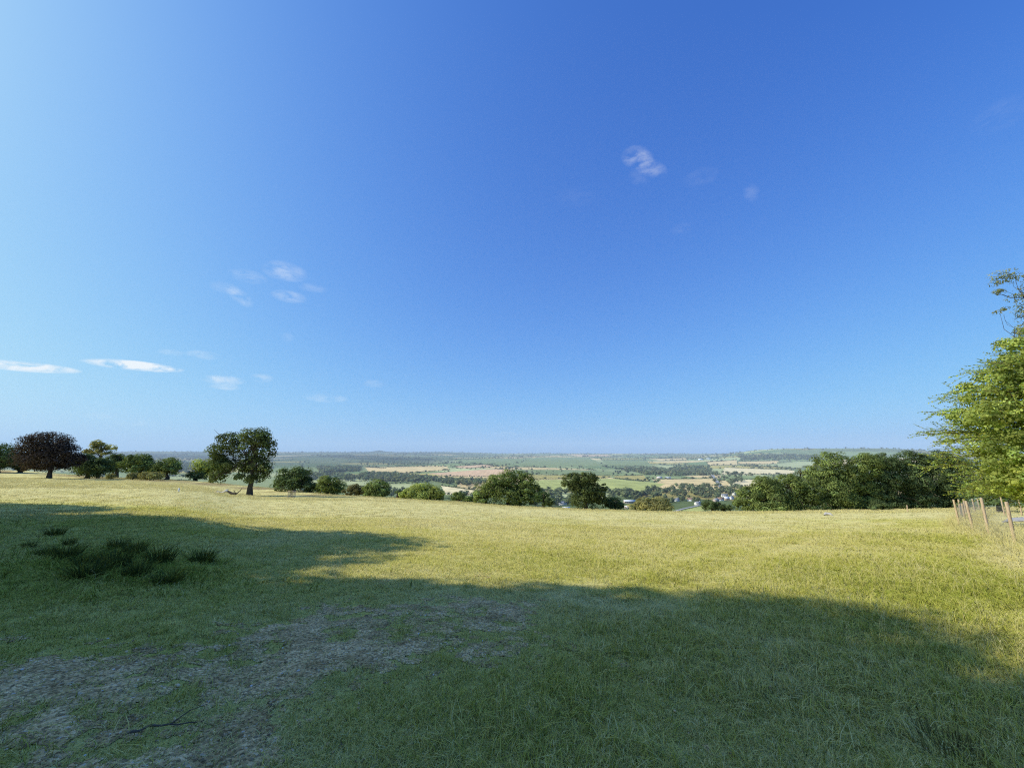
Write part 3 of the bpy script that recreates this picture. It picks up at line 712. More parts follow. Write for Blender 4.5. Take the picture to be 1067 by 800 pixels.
px_tree('bush', 'olive bush with pale flecks in its leaves in front of the village', 'bush', 680, 78, [(672, 524.5, 10, 5.5), (686, 524.5, 11, 6), (661, 529, 8, 4), (696, 529, 7, 4), (679, 528, 18, 4.5)], LM['olive'], size_px=1.3, dens=1.1, inner=0.1)
px_tree('bush', 'small dark bush between the village and the long hedge', 'bush', 740, 80, [(738, 527, 7, 5.8), (748, 528, 6, 4.6), (757, 529.5, 6, 4)], LM['dark'], size_px=1.2, dens=1.6)
# the wood edge on the right
px_tree('tree', 'low rounded tree at the left end of the wood edge', 'tree', 797, 77, [(798, 509, 15, 12), (782, 518, 13, 11), (806, 522, 20, 10), (772, 526, 8, 7), (795, 528, 24, 5)], LM['mid'], group='trees of the wood edge', n=23000, clump=0.19)
px_tree('tree', 'low rounded tree second in the wood edge, below a half bare branch', 'tree', 828, 77, [(820, 506, 15, 11), (838, 511, 14, 13), (845, 521, 12, 11), (825, 523, 16, 9), (830, 528, 22, 5)], LM['mid'], group='trees of the wood edge', n=20000, clump=0.19)
px_tree('tree', 'half bare tree with a few russet leaves showing above the wood edge', 'tree', 835, 82, [(834, 492, 6, 5), (842, 496, 6, 5), (828, 497, 6, 4)], LM['brown'], group='trees of the wood edge', n=900, size_px=1.2, inner=0.3)
WE = [(866, 'tall yellow green tree where the wood edge steps up', 'mid', [(867, 483, 17, 12), (856, 496, 15, 12), (877, 497, 16, 13), (866, 514, 19, 15), (868, 525, 20, 9)]),
      (899, 'tree with a paler crown right of the step in the wood edge', 'mid', [(900, 485, 15, 12), (895, 502, 14, 13), (905, 515, 14, 14), (900, 525, 17, 8)]),
      (924, 'dark tree in the middle of the tall wood edge', 'dark', [(925, 485, 14, 12), (922, 502, 14, 14), (918, 519, 12, 13), (928, 525, 16, 8)]),
      (952, 'dark tree in the tall wood edge above the small stake', 'dark', [(952, 483, 16, 12), (950, 502, 16, 15), (955, 517, 15, 13), (955, 526, 18, 7)]),
      (984, 'dark tree at the right end of the tall wood edge beside the stake fence', 'dark', [(982, 482, 17, 12), (978, 501, 17, 15), (987, 516, 17, 13), (1004, 495, 14, 18), (985, 525, 18, 8)])]
for bx_, lab, mt, lb in WE:
    px_tree('tree', lab, 'tree', bx_, 78, lb, LM[mt], group='trees of the wood edge', n=25000, clump=0.18, trunk_px=1.8)
px_tree('bush', 'small very dark bush jutting out at the foot of the wood edge', 'bush', 916, 71, [(916, 527, 8, 5.5), (910, 529, 6, 3.5), (923, 529, 5, 3.5)], LM['dark'], dens=1.6, size_px=1.2)
px_tree('bush', 'dark shady bush behind the stake fence under the bright tree', 'bush', 1035, 46, [(1030, 496, 17, 17), (1052, 490, 22, 22), (1075, 498, 20, 22), (1048, 507, 28, 11), (1016, 512, 16, 13), (1036, 520, 26, 10), (1066, 519, 28, 12)], LM['dark'], n=9000, size_px=2.2, clump=0.2)

# ------------------------------------------------------------------ near trees grown from branches
def grown_tree(name, label, bx, depth, height, limb_len, mat, seed, n_limb=46, leaf=0.10, leaf_step=0.055, low=0.12, droop=0.05, twig=(0.7, 1.5), az_range=None, bark=M_BARK, r0=0.22, group=None, plane=0.35, step=0.24, fill_px=None):
    r = np.random.default_rng(seed)
    g = at(bx, 500, depth); g = np.array([g[0], g[1], float(H(g[0], g[1]))])
    root = empty(name, g, label, 'tree', group)
    m = MB(); LC, LN, LA, LB = [], [], [], []
    tr = np.stack([np.cumsum(r.normal(0, 0.12, 12)), np.cumsum(r.normal(0, 0.12, 12)), np.linspace(-0.4, height * 0.96, 12)], -1); tr[:, :2] -= tr[0, :2]
    m.tube(tr, np.linspace(r0, r0 * 0.12, 12) * np.array([1.5] + [1] * 11), 9)
    for k in range(n_limb):
        f = low + (0.97 - low) * ((k + r.random()) / n_limb)
        z = f * height; s = np.array([np.interp(z, tr[:, 2], tr[:, 0]), np.interp(z, tr[:, 2], tr[:, 1]), z])
        a = r.uniform(0, 2 * math.pi) if az_range is None else r.uniform(*az_range)
        L = np.interp(f, limb_len[0], limb_len[1]) * r.uniform(0.72, 1.05)
        up = r.uniform(0.05, 0.35) + 0.35 * f - droop * 3
        o = np.array([math.cos(a), math.sin(a), 0])
        t = np.linspace(0, 1, 9)
        P = s + o * (L * t)[:, None] + np.array([0, 0, 1]) * (L * (up * t - (0.28 + droop) * t ** 2))[:, None]
        P[1:] += np.cumsum(r.normal(0, 0.03 * L / 3, (8, 3)), axis=0)
        m.tube(P, np.linspace(0.05 + 0.008 * L, 0.008, 9), 5, False)
        cl = np.exp(r.normal(0, 0.16))
        nt = int(L / step)
        for q in range(nt + 1):
            tt = 0.15 + 0.85 * (q + r.random() * 0.5) / max(nt, 1); tt = min(tt, 1)
            c = np.array([np.interp(tt, t, P[:, i]) for i in range(3)])
            for sd in ((-1, 1) if q < nt else (0,)):
                ang = sd * r.uniform(0.5, 1.1)
                dv = np.array([o[0] * math.cos(ang) - o[1] * math.sin(ang), o[0] * math.sin(ang) + o[1] * math.cos(ang), r.normal(0.02, plane * 0.5) - droop * 2])
                tl = r.uniform(*twig) * (1 - 0.35 * tt)
                tq = np.linspace(0, 1, 5)
                TP = c + dv * (tl * tq)[:, None] + np.array([0, 0, -1]) * ((0.12 + droop) * tl * tq ** 2)[:, None]
                m.tube(TP, np.linspace(0.009, 0.003, 5), 3, False)
                nl = max(3, int(tl / leaf_step))
                u = (np.arange(nl) + r.random(nl)) / nl
                pos = np.stack([np.interp(u, tq, TP[:, i]) for i in range(3)], -1)
                sl = np.cross(dv, [0, 0, 1.0]); sl /= np.linalg.norm(sl) + 1e-9
                sg = np.where(np.arange(nl) % 2 == 0, 1, -1)[:, None]
                dirl = dv / np.linalg.norm(dv) * 0.6 + sl * sg * 0.8 + r.normal(0, 0.25, (nl, 3)) + np.array([0, 0, -0.15])
                dirl /= np.linalg.norm(dirl, axis=1)[:, None]
                nn = np.array([0, 0, 1.0]) + r.normal(0, plane, (nl, 3))
                w = np.cross(nn, dirl); w /= np.linalg.norm(w, axis=1)[:, None] + 1e-9
                ls = leaf * r.uniform(0.6, 1.25, nl)[:, None]
                LC.append(np.stack([pos, pos + dirl * ls * 0.5 + w * ls * 0.32, pos + dirl * ls, pos + dirl * ls * 0.5 - w * ls * 0.32], 1).reshape(-1, 3))
                LB.append(cl * np.exp(r.normal(0, 0.22, nl))); LA.append(r.normal(0, 0.12, nl))
    V = np.vstack(LC); b = np.concatenate(LB); h = np.concatenate(LA)
    T = np.stack([b * (1 + h), b, b * (1 - h)], -1)
    if fill_px:
        lobes = []
        for cx, cy, rx, ry in fill_px:
            p = at(cx, cy, depth); sc = mpp(p); lobes.append((p + np.array([0, r.uniform(-1, 1), 0]) - g, np.array([rx * sc, rx * sc * 0.9, ry * sc])))
        fm = crown_mesh(lobes, 27000, leaf * 1.15, seed, mat, inner=0.2, clump=0.17, upper=0.2, var=0.3)
        fv = np.empty(len(fm.vertices) * 3, np.float32); fm.vertices.foreach_get('co', fv); fc = np.empty(len(fm.polygons) * 4, np.float32); fm.attributes['tint'].data.foreach_get('color', fc)
        V = np.vstack([V, fv.reshape(-1, 3)]); T = np.vstack([T, fc.reshape(-1, 4)[:, :3]])
    link('crown', mesh('crown', V, np.arange(len(V)).reshape(-1, 4), mat, T), root)
    m.build('trunk', bark, root, True)
    return root, len(b)
grown_tree('tree', 'bright yellow green leafy tree reaching in from the right edge over the stakes', 1132, 21, 10.5,
           ([0, 0.12, 0.3, 0.5, 0.7, 0.85, 1], [4.6, 5.3, 5.9, 5.8, 3.8, 2.4, 1.0]), LM['bright'], 31, n_limb=110, leaf=0.125, leaf_step=0.05, az_range=(math.pi * 0.45, math.pi * 1.6), plane=0.75, droop=-0.03, low=0.08,
           fill_px=[(1078, 366, 26, 20), (1086, 392, 38, 32), (1056, 405, 32, 22), (1022, 432, 30, 13), (1050, 440, 42, 22), (1085, 440, 50, 50), (1036, 474, 34, 18), (1075, 495, 45, 25), (1028, 499, 24, 13), (1060, 512, 42, 9)])
px_tree('tree', 'sparse grey green tree top showing above the bright tree at the right edge', 'tree', 1125, 27,
        [(1050, 290, 13, 8), (1040, 306, 6, 5), (1063, 311, 9, 9), (1045, 324, 5, 5), (1059, 331, 6, 4), (1066, 345, 6, 6), (1062, 356, 9, 7), (1074, 348, 12, 12), (1078, 296, 14, 14), (1080, 325, 14, 14), (1100, 330, 18, 28)], LM['grey'],
        n=6500, size_px=1.9, base_y=530, trunk_px=1.5, clump=0.42, inner=0.4, var=0.25, nl=1)

# ------------------------------------------------------------------ trees left of and behind the viewpoint: their shade covers the foreground
def shade_tree(x, y, h, rad, seed, label):
    z = float(H(x, y)); r = np.random.default_rng(seed)
    root = empty('tree', (x, y, z), label, 'tree', 'tall trees beside the viewpoint')
    lobes = [(np.array([0, 0, h - rad * 0.85]), np.array([rad * 0.8, rad * 0.8, rad * 0.85])), (np.array([0, 0, h * 0.55]), np.array([rad, rad, h * 0.33]))]
    for k in range(7):
        a = r.uniform(0, 6.28); q = rad * r.uniform(0.45, 0.75)
        lobes.append((np.array([math.cos(a) * q, math.sin(a) * q, h * r.uniform(0.35, 0.82)]), np.array([1, 1, 0.85]) * rad * r.uniform(0.35, 0.5)))
    link('crown', crown_mesh(lobes, 17000, 0.6, seed, LM['bright'], inner=0.4, clump=0.26, var=0.2), root)
    trunk_object(np.zeros(3), np.array([0, 0, h * 0.8]), 0.35, lobes, seed, root, None)
SHADE = [(-22, 3.2, 17.6, 3.2), (-27, 11.5, 15.0, 4.0), (-36, 17, 11.5, 3.2), (-23, 0.4, 19.6, 4.6), (-22, -7.5, 18.0, 5), (-25.5, 7.7, 14.2, 3.5)]
for k, (x, y, h, rr) in enumerate(SHADE):
    shade_tree(x, y, h, rr, 400 + k, 'tall leafy tree standing left of the viewpoint outside the photo')

# ------------------------------------------------------------------ rushes
def rush_mesh(seed, n=240):
    r = np.random.default_rng(seed); V = []; Fc = []; T = []
    for b in range(n):
        a = r.uniform(0, 6.283); rad = 0.25 * math.sqrt(r.random())
        p = np.array([rad * math.cos(a), rad * math.sin(a), -0.02]); h = r.uniform(0.20, 0.56)
        ln = np.array([math.cos(a), math.sin(a), 0]) * h * (0.15 + rad * 2.2) * r.uniform(0.3, 1.3) + r.normal(0, 0.04, 3) * np.array([1, 1, 0])
        wd = r.uniform(0, 6.283); W = np.array([math.cos(wd), math.sin(wd), 0]) * 0.006
        m1 = p + ln * 0.25 + np.array([0, 0, h * 0.5]); m2 = p + ln * 0.65 + np.array([0, 0, h * 0.85]); tp = p + ln * 1.25 + np.array([0, 0, h * 0.98])
        k = len(V); V += [p - W, p + W, m1 + W, m1 - W, m2 + W * 0.8, m2 - W * 0.8, tp + W * 0.2, tp - W * 0.2]
        Fc += [[k, k + 1, k + 2, k + 3], [k + 3, k + 2, k + 4, k + 5], [k + 5, k + 4, k + 6, k + 7]]
        d = r.random() < 0.22; c = np.array([2.4, 1.6, 1.0]) if d else np.array([1, 1, 1]) * r.uniform(0.6, 1.2)
        T += [c * 0.7, c, c * 1.1]
    return mesh('rush_clump', V, Fc, LM_RUSH, np.array(T))
LM_RUSH = leaf_mat('rush_blade', (0.078, 0.104, 0.034), 0.25, 0.0)
RM = [rush_mesh(s) for s in (1, 2, 3)]
RUSH = [(90, 601, 1.15, 'very dark dense rush clump, nearest of the patch on the left'), (118, 592, 1.2, 'rush clump with brown stems in the middle of the patch'),
        (143, 600, 1.0, 'low green rush clump right behind the nearest dark one'), (174, 607, 1.05, 'pale green short rush clump nearest the gravel'),
        (166, 587, 1.15, 'rush clump with reddish tips at the right of the patch'), (210, 586, 1.2, 'dark rush clump standing alone right of the patch'),
        (140, 577, 0.95, 'small rush clump in the back row of the patch'), (70, 582, 1.1, 'spreading rush clump at the left of the patch'),
        (48, 578, 0.8, 'thin low rush clump at the far left of the patch'), (122, 572, 0.9, 'rush clump farthest back in the middle of the patch'),
        (57, 558, 1.0, 'dark rush tuft on the sunlit strip behind the patch'), (72, 568, 0.6, 'small rush tuft between the sunlit strip and the patch'), (30, 571, 0.6, 'small faint rush tuft left of the patch'),
        (90, 588, 1.0, 'dark rush clump wedged behind the nearest one')]
for k, (px, py, s, lab) in enumerate(RUSH):
    p = ground(px, py)
    o = link('rush_clump', RM[k % 3], None, p); s *= 0.64; o.scale = (s, s, s * (0.72, 0.95, 0.8, 0.62, 0.9)[k % 5]); o.rotation_euler = (0, 0, k * 1.7)
    tag(o, lab, 'rush clump', 'rush clumps in the shade on the left')

# dead weed, twig on the ground
def dead_weed():
    r = np.random.default_rng(5); p = ground(990, 784)
    V = []; Fc = []; T = []
    for b in range(150):
        a = r.uniform(0, 6.28); q = 0.2 * math.sqrt(r.random()); c = np.array([q * math.cos(a), q * math.sin(a), 0]); h = r.uniform(0.03, 0.12)
        t = c + np.array([math.cos(a), math.sin(a), 0]) * h * 0.7 * r.random() + np.array([0, 0, h]); W = np.array([-math.sin(a), math.cos(a), 0]) * 0.003
        k = len(V); V += [c - W, c + W, t + W, t - W]; Fc += [[k, k + 1, k + 2, k + 3]]; T += [np.array([1, 1, 1]) * r.uniform(0.5, 1.2)]
    o = link('dead_weed', mesh('dead_weed', V, Fc, LM['brown'], np.array(T)), None, p)
    tag(o, 'dead rusty brown weed tuft in the shaded grass at bottom right', 'weed')
dead_weed()
def twig():
    a, b = ground(135, 768), ground(205, 757); m = MB(); r = np.random.default_rng(2)
    P = limb_path(a + [0, 0, 0.03], b + [0, 0, 0.03], r, 0.0, 8); P[:, 2] = H(P[:, 0], P[:, 1]) + 0.03
    m.tube(P, np.linspace(0.008, 0.003, 8), 6)
    q = P[4] + np.array([0.12, 0.16, 0.03]); m.tube(np.array([P[4], (P[4] + q) / 2 + [0, 0, 0.02], q]), [0.004, 0.003, 0.002], 5)
    tag(m.build('fallen_twig', M_DEADDARK, None, True), 'thin dark forked twig lying on the gravelly ground', 'twig')
twig()

# ------------------------------------------------------------------ fences
def fence(name, label, posts, wire=True, ph=1.5):
    """posts: (px, py of the foot, height)"""
    b = [ground(px, py) for px, py, _ in posts]
    o0 = b[0]; root = empty(name, o0, label, 'fence')
    r = np.random.default_rng(8)
    for (px, py, h), p in zip(posts, b):
        m = MB(); ln = r.normal(0, 0.025, 2) * h
        P = np.array([[0, 0, -0.3], [0, 0, 0.2], [ln[0] * 0.5, ln[1] * 0.5, h * 0.6], [ln[0], ln[1], h - 0.03], [ln[0], ln[1], h]]) + (p - o0)
        m.tube(P, [0.052, 0.052, 0.05, 0.049, 0.04], 8)
        m.build('post', M_POST, root)
    if wire:
        m = MB(); order = sorted(range(len(b)), key=lambda i: b[i][1])
        for i, j in zip(order[:-1], order[1:]):
            A, B = b[i] - o0, b[j] - o0; hh = min(posts[i][2], posts[j][2]) * 0.88
            for k in range(8):
                z = 0.05 + (hh - 0.05) * k / 7
                m.tube(np.array([A + [0, 0, z], (A + B) / 2 + [0, 0, z - 0.01], B + [0, 0, z]]), 0.003, 4, False)
            L = np.linalg.norm(B - A); n = max(2, int(L / 0.15))
            for k in range(1, n):
                q = A + (B - A) * k / n
                m.tube(np.array([q + [0, 0, 0.05], q + [0, 0, hh / 2], q + [0, 0, hh]]), 0.002, 4, False)
        m.build('wire_netting', M_WIRE, root)
    return root
fence('stake_fence', 'stake and wire netting fence running back along the edge of the meadow at right',
      [(1058, 567, 1.45), (1031, 558, 1.6), (1014, 553, 1.45), (1000, 548, 1.5), (1006.5, 545.5, 1.25), (1002.5, 543, 1.5), (1008, 540.5, 1.5), (1017, 537.5, 1.5), (1022, 535.5, 1.5)])
fence('stake_fence', 'two pale stakes of the fence on the far side of the path', [(1065, 537, 1.7), (1047, 537, 1.7)], True)
p = ground(946, 533.2); m = MB(); m.tube(np.array([[0, 0, -0.2], [0, 0, 0.4], [0.02, 0, 0.85]]), [0.055, 0.055, 0.05], 8)
tag(m.build('stake', M_POST, None, False, p), 'single short wooden stake in the grass before the wood edge', 'stake')
p = ground(186, 512.5); m = MB(); m.tube(np.array([[0, 0, -0.2], [0, 0, 0.2], [0, 0, 0.42]]), [0.08, 0.08, 0.075], 8)
tag(m.build('marker_post', M_WHITE, None, False, p), 'tiny white marker post in the open grass left of the oak', 'post')
# path behind the fence
M_PATH = simple('grey_stone_path', (0.34, 0.32, 0.28), (0.52, 0.49, 0.44), 3.0, 0.95, 0.3)
def path_strip():
    A, B = ground(1043, 545), ground(1110, 541); C, D = ground(1110, 536.5), ground(1050, 540.5)
    n = 24; V = []; Fc = []
    for i in range(n + 1):
        for j in range(5):
            t, u = i / n, j / 4
            q = (A * (1 - t) + B * t) * (1 - u) + (D * (1 - t) + C * t) * u
            q = q + np.array([0, math.sin(t * 9) * 0.15, 0]); V.append([q[0], q[1], float(H(q[0], q[1])) + 0.05])
    for i in range(n):
        for j in range(4):
            k = i * 5 + j; Fc.append([k, k + 5, k + 6, k + 1])
    link('path', mesh('path', V, Fc, M_PATH))['kind'] = 'structure'
path_strip()

# ------------------------------------------------------------------ fallen limb, tree guard, log
def fallen_limb():
    g = ground(238, 515.5); s = mpp(g); r = np.random.default_rng(4)
    root = empty('fallen_limb', g, 'bleached fallen oak limb with upturned prongs lying left of the oak trunk', 'fallen limb')
    q = lambda dx, dz, dy=0: np.array([dx * s, dy, dz * s])
    m = MB()
    m.tube(np.array([q(-17, 0.4), q(-12, 1.6, 0.6), q(-6, 2.8, 0.3), q(-3, 4.2), q(-1, 3.6)]), [0.05, 0.12, 0.19, 0.2, 0.17], 7)
    m.tube(np.array([q(-8, 2.2), q(-11, 3.6), q(-15, 3.1, -0.5)]), [0.12, 0.08, 0.03], 6)
    m.tube(np.array([q(-10, 2.0), q(-16, 2.6, 0.7), q(-21, 1.0, 0.9)]), [0.11, 0.08, 0.03], 6)
    m.tube(np.array([q(-12, 1.2), q(-18, 0.6, -0.8), q(-24, 0.3, -1.0)]), [0.1, 0.07, 0.03], 6)
    m.tube(np.array([q(-5, 3.2), q(-4, 5.4, 0.4), q(-1, 6.0, 0.6)]), [0.09, 0.06, 0.02], 6)
    m.build('bleached_branch', M_DEAD, root, True)
    m = MB()
    m.tube(np.array([q(-1, 3.8), q(1.5, 2.2), q(4, 1.2), q(7, 1.0), q(9, 1.8)]), [0.15, 0.2, 0.22, 0.17, 0.1], 8)
    m.tube(np.array([q(8.5, 1.6), q(10.5, 4.2, 0.3), q(11.5, 7.0, 0.5)]), [0.09, 0.06, 0.02], 6)
    m.tube(np.array([q(7, 1.2), q(8, 3.4, -0.4), q(7.4, 5.2, -0.6)]), [0.1, 0.06, 0.02], 6)
    m.build('dark_branch', M_DEADDARK, root, True)
fallen_limb()
def tree_guard():
    g = ground(303.5, 518.5); s = mpp(g); w, h = 5.0 * s, 7.2 * s
    root = empty('tree_guard', g, 'square stake and wire tree guard in the grass right of the oak', 'tree guard')
    for a in (-1, 1):
        for b in (-1, 1):
            m = MB(); m.tube(np.array([[a * w / 2, b * w / 2, -0.2], [a * w / 2, b * w / 2, h * 0.5], [a * w / 2, b * w / 2, h]]), 0.045, 6); m.build('post', M_POST, root)
    for k in range(4):
        m = MB(); a = k * math.pi / 2
        m.box((math.cos(a) * w / 2, math.sin(a) * w / 2, h - 0.06), (0.04, w - 0.12, 0.09), a); m.build('rail', M_POST, root)
    m = MB()
    for k in range(4):
        a = k * math.pi / 2; c, n = np.array([math.cos(a), math.sin(a), 0]) * (w / 2 + 0.03), np.array([-math.sin(a), math.cos(a), 0])
        for i in range(9):
            o = c + n * w * (i / 8 - 0.5) * 0.94; m.tube(np.array([o + [0, 0, 0.03], o + [0, 0, h / 2], o + [0, 0, h - 0.12]]), 0.008, 4, False)
        for i in range(8):
            z = 0.08 + (h - 0.25) * i / 7; m.tube(np.array([c - n * w * 0.47 + [0, 0, z], c + [0, 0, z], c + n * w * 0.47 + [0, 0, z]]), 0.008, 4, False)
    m.build('wire_mesh', M_WIRE, root)
    px_tree('sapling', 'thin sapling growing inside the stake and wire guard', 'sapling', 303.5, g[1], [(303.5, 513, 1.6, 2), (303.7, 510.8, 1.3, 1.2)], LM['olive'], n=260, size_px=0.7, trunk_px=0.15, base_y=518)
tree_guard()
g = ground(863, 537); m = MB(); s = mpp(g)
m.tube(np.array([[-4 * s, 0, 0.05], [-1 * s, 0.2, 0.16], [2.5 * s, 0, 0.12], [4 * s, -0.2, 0.0]]), [0.07, 0.16, 0.15, 0.05], 8)
tag(m.build('log', M_DEAD, None, True, g), 'pale weathered log lying in the grass before the wood edge', 'log')

# ------------------------------------------------------------------ village houses
def house(label, px, py, w, d, eave, pitch_h, rz, wall, roof, name='house', cat='house', chim=True, group=None):
    g = ground(px, py, 320); root = empty(name, g, label, cat, group); root.rotation_euler = (0, 0, rz)
    w, d, eave, pitch_h = w * 0.85, d * 0.85, eave * 0.8, pitch_h * 0.8
    m = MB(); m.box((0, 0, eave / 2 - 1), (w, d, eave + 2))
    V = np.array([[-w / 2, -d / 2, eave], [-w / 2, d / 2, eave], [-w / 2, 0, eave + pitch_h], [w / 2, -d / 2, eave], [w / 2, d / 2, eave], [w / 2, 0, eave + pitch_h]])
    m.add(V, [[0, 2, 1, 1], [3, 4, 5, 5]]) if False else m.add(np.vstack([V, [[-w / 2, 0, eave]], [[w / 2, 0, eave]]]), [[0, 6, 2, 2][:4]] * 0 + [[0, 2, 1, 6], [3, 7, 4, 5]])
    m.build('wall', wall, root)
    o = 0.4; th = 0.25; m = MB()
    sl = pitch_h / (d / 2); ez = eave - o * sl
    for sg in (-1, 1):
        A = np.array([[-w / 2 - o, sg * (d / 2 + o), ez], [w / 2 + o, sg * (d / 2 + o), ez], [w / 2 + o, 0, eave + pitch_h], [-w / 2 - o, 0, eave + pitch_h]]) + [0, 0, 0.03]
        B = A + [0, 0, th]
        m.add(np.vstack([A, B]), [[0, 1, 2, 3], [4, 7, 6, 5], [0, 4, 5, 1], [1, 5, 6, 2], [3, 2, 6, 7], [0, 3, 7, 4]])
    rf = m.build('roof', roof, root)
    if chim:
        m = MB(); m.box((w / 2 - 0.7, 0, eave + pitch_h + 0.4), (0.9, 0.7, 1.8)); m.build('chimney', wall, rf)
    nwin = max(2, int(w / 3.2))
    for i in range(nwin):
        x = -w / 2 + w * (i + 0.5) / nwin
        for z in ([1.5, 4.0] if eave > 4.6 else [eave * 0.5]):
            m = MB(); m.box((x, -d / 2 - 0.03, z), (1.2, 0.1, 1.25)); m.build('window', M_PANE, root)
    return root
house('grey roofed barn behind the pale wall left of the dark irregular tree', 586, 526, 17, 9, 3.5, 4.5, 0.15, M_RENDER, M_SLATE, 'barn', 'barn', False)
house('low white shed at the foot of the grey roofed barn', 590, 530, 14, 5, 2.6, 1.0, 0.05, M_WHITE, M_SHEET, 'shed', 'shed', False)
house('long white roofed building right of the dark irregular tree', 656, 524, 24, 10, 4.6, 2.2, -0.06, M_STONE, M_SHEET, 'farm_building', 'farm building', False)
house('stone house with a gable at the left end of the long white roofed building', 641, 525, 9, 8, 4.8, 3.2, 0.8, M_STONE, M_TILE)
house('pinkish stone cottage below the long white roofed building', 654, 529.5, 12, 6, 3.0, 2.2, 0.1, M_STONE, M_RENDER, chim=True)
house('small white house peeping between village trees', 705, 522, 12, 7, 4.2, 2.8, 0.4, M_WHITE, M_SLATE)
house('white house with a brown roof in the middle of the village', 720, 522, 15, 8, 4.6, 3.2, -0.4, M_WHITE, M_TILE)
house('white gabled house just below the white house in the middle of the village', 727, 526, 12, 7, 4.4, 3, 0.3, M_RENDER, M_SLATE)
RT = [(746, 522.5), (751, 521.5), (757, 520.8), (762, 520)]
for k, (px, py) in enumerate(RT):
    house(['leftmost', 'second from left', 'third from left', 'rightmost'][k] + ' house of the row before the wood edge', px, py, 13, 7, 4.4, 3.2, (0.5, -0.2, 0.3, 0.7)[k], M_WHITE if k % 2 else M_STONE, (M_SLATE, M_TILE, M_SHEET, M_SLATE)[k], group='row of village houses')
house('white house uphill behind the row of village houses', 755, 517.5, 14, 7, 4.4, 3, -0.3, M_WHITE, M_SLATE)
house('small pale house at the upper end of the village', 765, 516, 9, 7, 4.6, 3, 0.6, M_RENDER, M_SLATE)
house('pinkish farmhouse beside the wood in the middle distance', 687, 498.8, 22, 12, 6, 4.5, 0.2, M_STONE, M_RENDER)
house('pale barn right of the pinkish farmhouse', 696, 499, 24, 12, 5, 4, -0.2, M_RENDER, M_SHEET, 'barn', 'barn', False)
house('far white farm building high on the right slope', 730, 479.2, 46, 22, 9, 8, 0.1, M_WHITE, M_SHEET, 'farm_building', 'farm building', False)
house('far white barn next to the white farm building on the right slope', 738, 478.6, 40, 20, 9, 7, -0.2, M_WHITE, M_SHEET, 'barn', 'barn', False)
def lane(label, pts, w, mat):
    P = np.array([ground(px, py, 320) for px, py in pts]); t = np.linspace(0, 1, len(P)); tt = np.linspace(0, 1, 50)
    Q = np.stack([np.interp(tt, t, P[:, i]) for i in range(2)], -1); T = np.gradient(Q, axis=0); T /= np.linalg.norm(T, axis=1)[:, None]
    Nn = np.stack([-T[:, 1], T[:, 0]], -1); V = []
    for q, n in zip(Q, Nn):
        for u in (-1, 1):
            v = q + n * u * w / 2; V.append([v[0], v[1], float(H(*v)) + 0.4])
    Fc = [[2 * i, 2 * i + 2, 2 * i + 3, 2 * i + 1] for i in range(49)]
    link('road', mesh('road', V, Fc, mat))['kind'] = 'structure'
M_ROAD = simple('pale_lane', (0.30, 0.29, 0.28), (0.42, 0.41, 0.39), 0.3, 0.9)
lane('road', [(742, 494.5), (745, 499), (748, 503), (752, 508)], 12, M_ROAD)
lane('road', [(700, 533.5), (712, 530), (731, 526)], 5, M_ROAD)

# ------------------------------------------------------------------ valley trees
def blob_tree(seed, n=220, pointed=False):
    r = np.random.default_rng(seed)
    if pointed: lobes = [(np.array([0, 0, 0.25]), np.array([0.3, 0.3, 0.25])), (np.array([0, 0, 0.55]), np.array([0.2, 0.2, 0.28])), (np.array([0, 0, 0.82]), np.array([0.1, 0.1, 0.22]))]
    else:
        lobes = [(np.array([0, 0, 0.55]), np.array([0.42, 0.42, 0.42]))]
        for k in range(4):
            a = r.uniform(0, 6.28); lobes.append((np.array([math.cos(a) * 0.3, math.sin(a) * 0.3, r.uniform(0.3, 0.75)]), np.array([1, 1, 0.9]) * r.uniform(0.2, 0.3)))
    me = crown_mesh(lobes, n, 0.2, seed, LM['far'], clump=0.35, inner=0.35, var=0.25)
    V, Fc = uvsphere(8, 5, seed, 0.12); V = V * (np.array([0.28, 0.28, 0.36]) if not pointed else np.array([0.16, 0.16, 0.42])) + np.array([0, 0, 0.48])
    m0 = len(me.vertices)
    V0 = np.empty(m0 * 3, np.float32); me.vertices.foreach_get('co', V0)
    F0 = np.arange(m0).reshape(-1, 4)
    c = np.empty(len(me.polygons) * 4, np.float32); me.attributes['tint'].data.foreach_get('color', c); c = c.reshape(-1, 4)[:, :3]
    VV = np.vstack([V0.reshape(-1, 3), V]); FF = np.vstack([F0, Fc + m0]); TT = np.vstack([c, np.full((len(Fc), 3), 0.7)])
    tk = MB(); tk.tube(np.array([[0, 0, -0.05], [0, 0, 0.2], [0, 0, 0.45]]), [0.035, 0.03, 0.02], 5, False)
    FF = np.vstack([FF, tk.F[0] + len(VV)]); VV = np.vstack([VV, tk.V[0]]); TT = np.vstack([TT, np.full((len(tk.F[0]), 3), 0.5)])
    return VV, FF, TT
BT = [blob_tree(s) for s in range(800, 808)]; BP = [blob_tree(820, 200, True)]
BTL = [blob_tree(s, 46) for s in range(830, 838)]
BTM = [mesh('valley_tree', V, Fc, LM['far'], T) for V, Fc, T in BT]; BPM = [mesh('valley_tree', V, Fc, LM['far'], T) for V, Fc, T in BP]
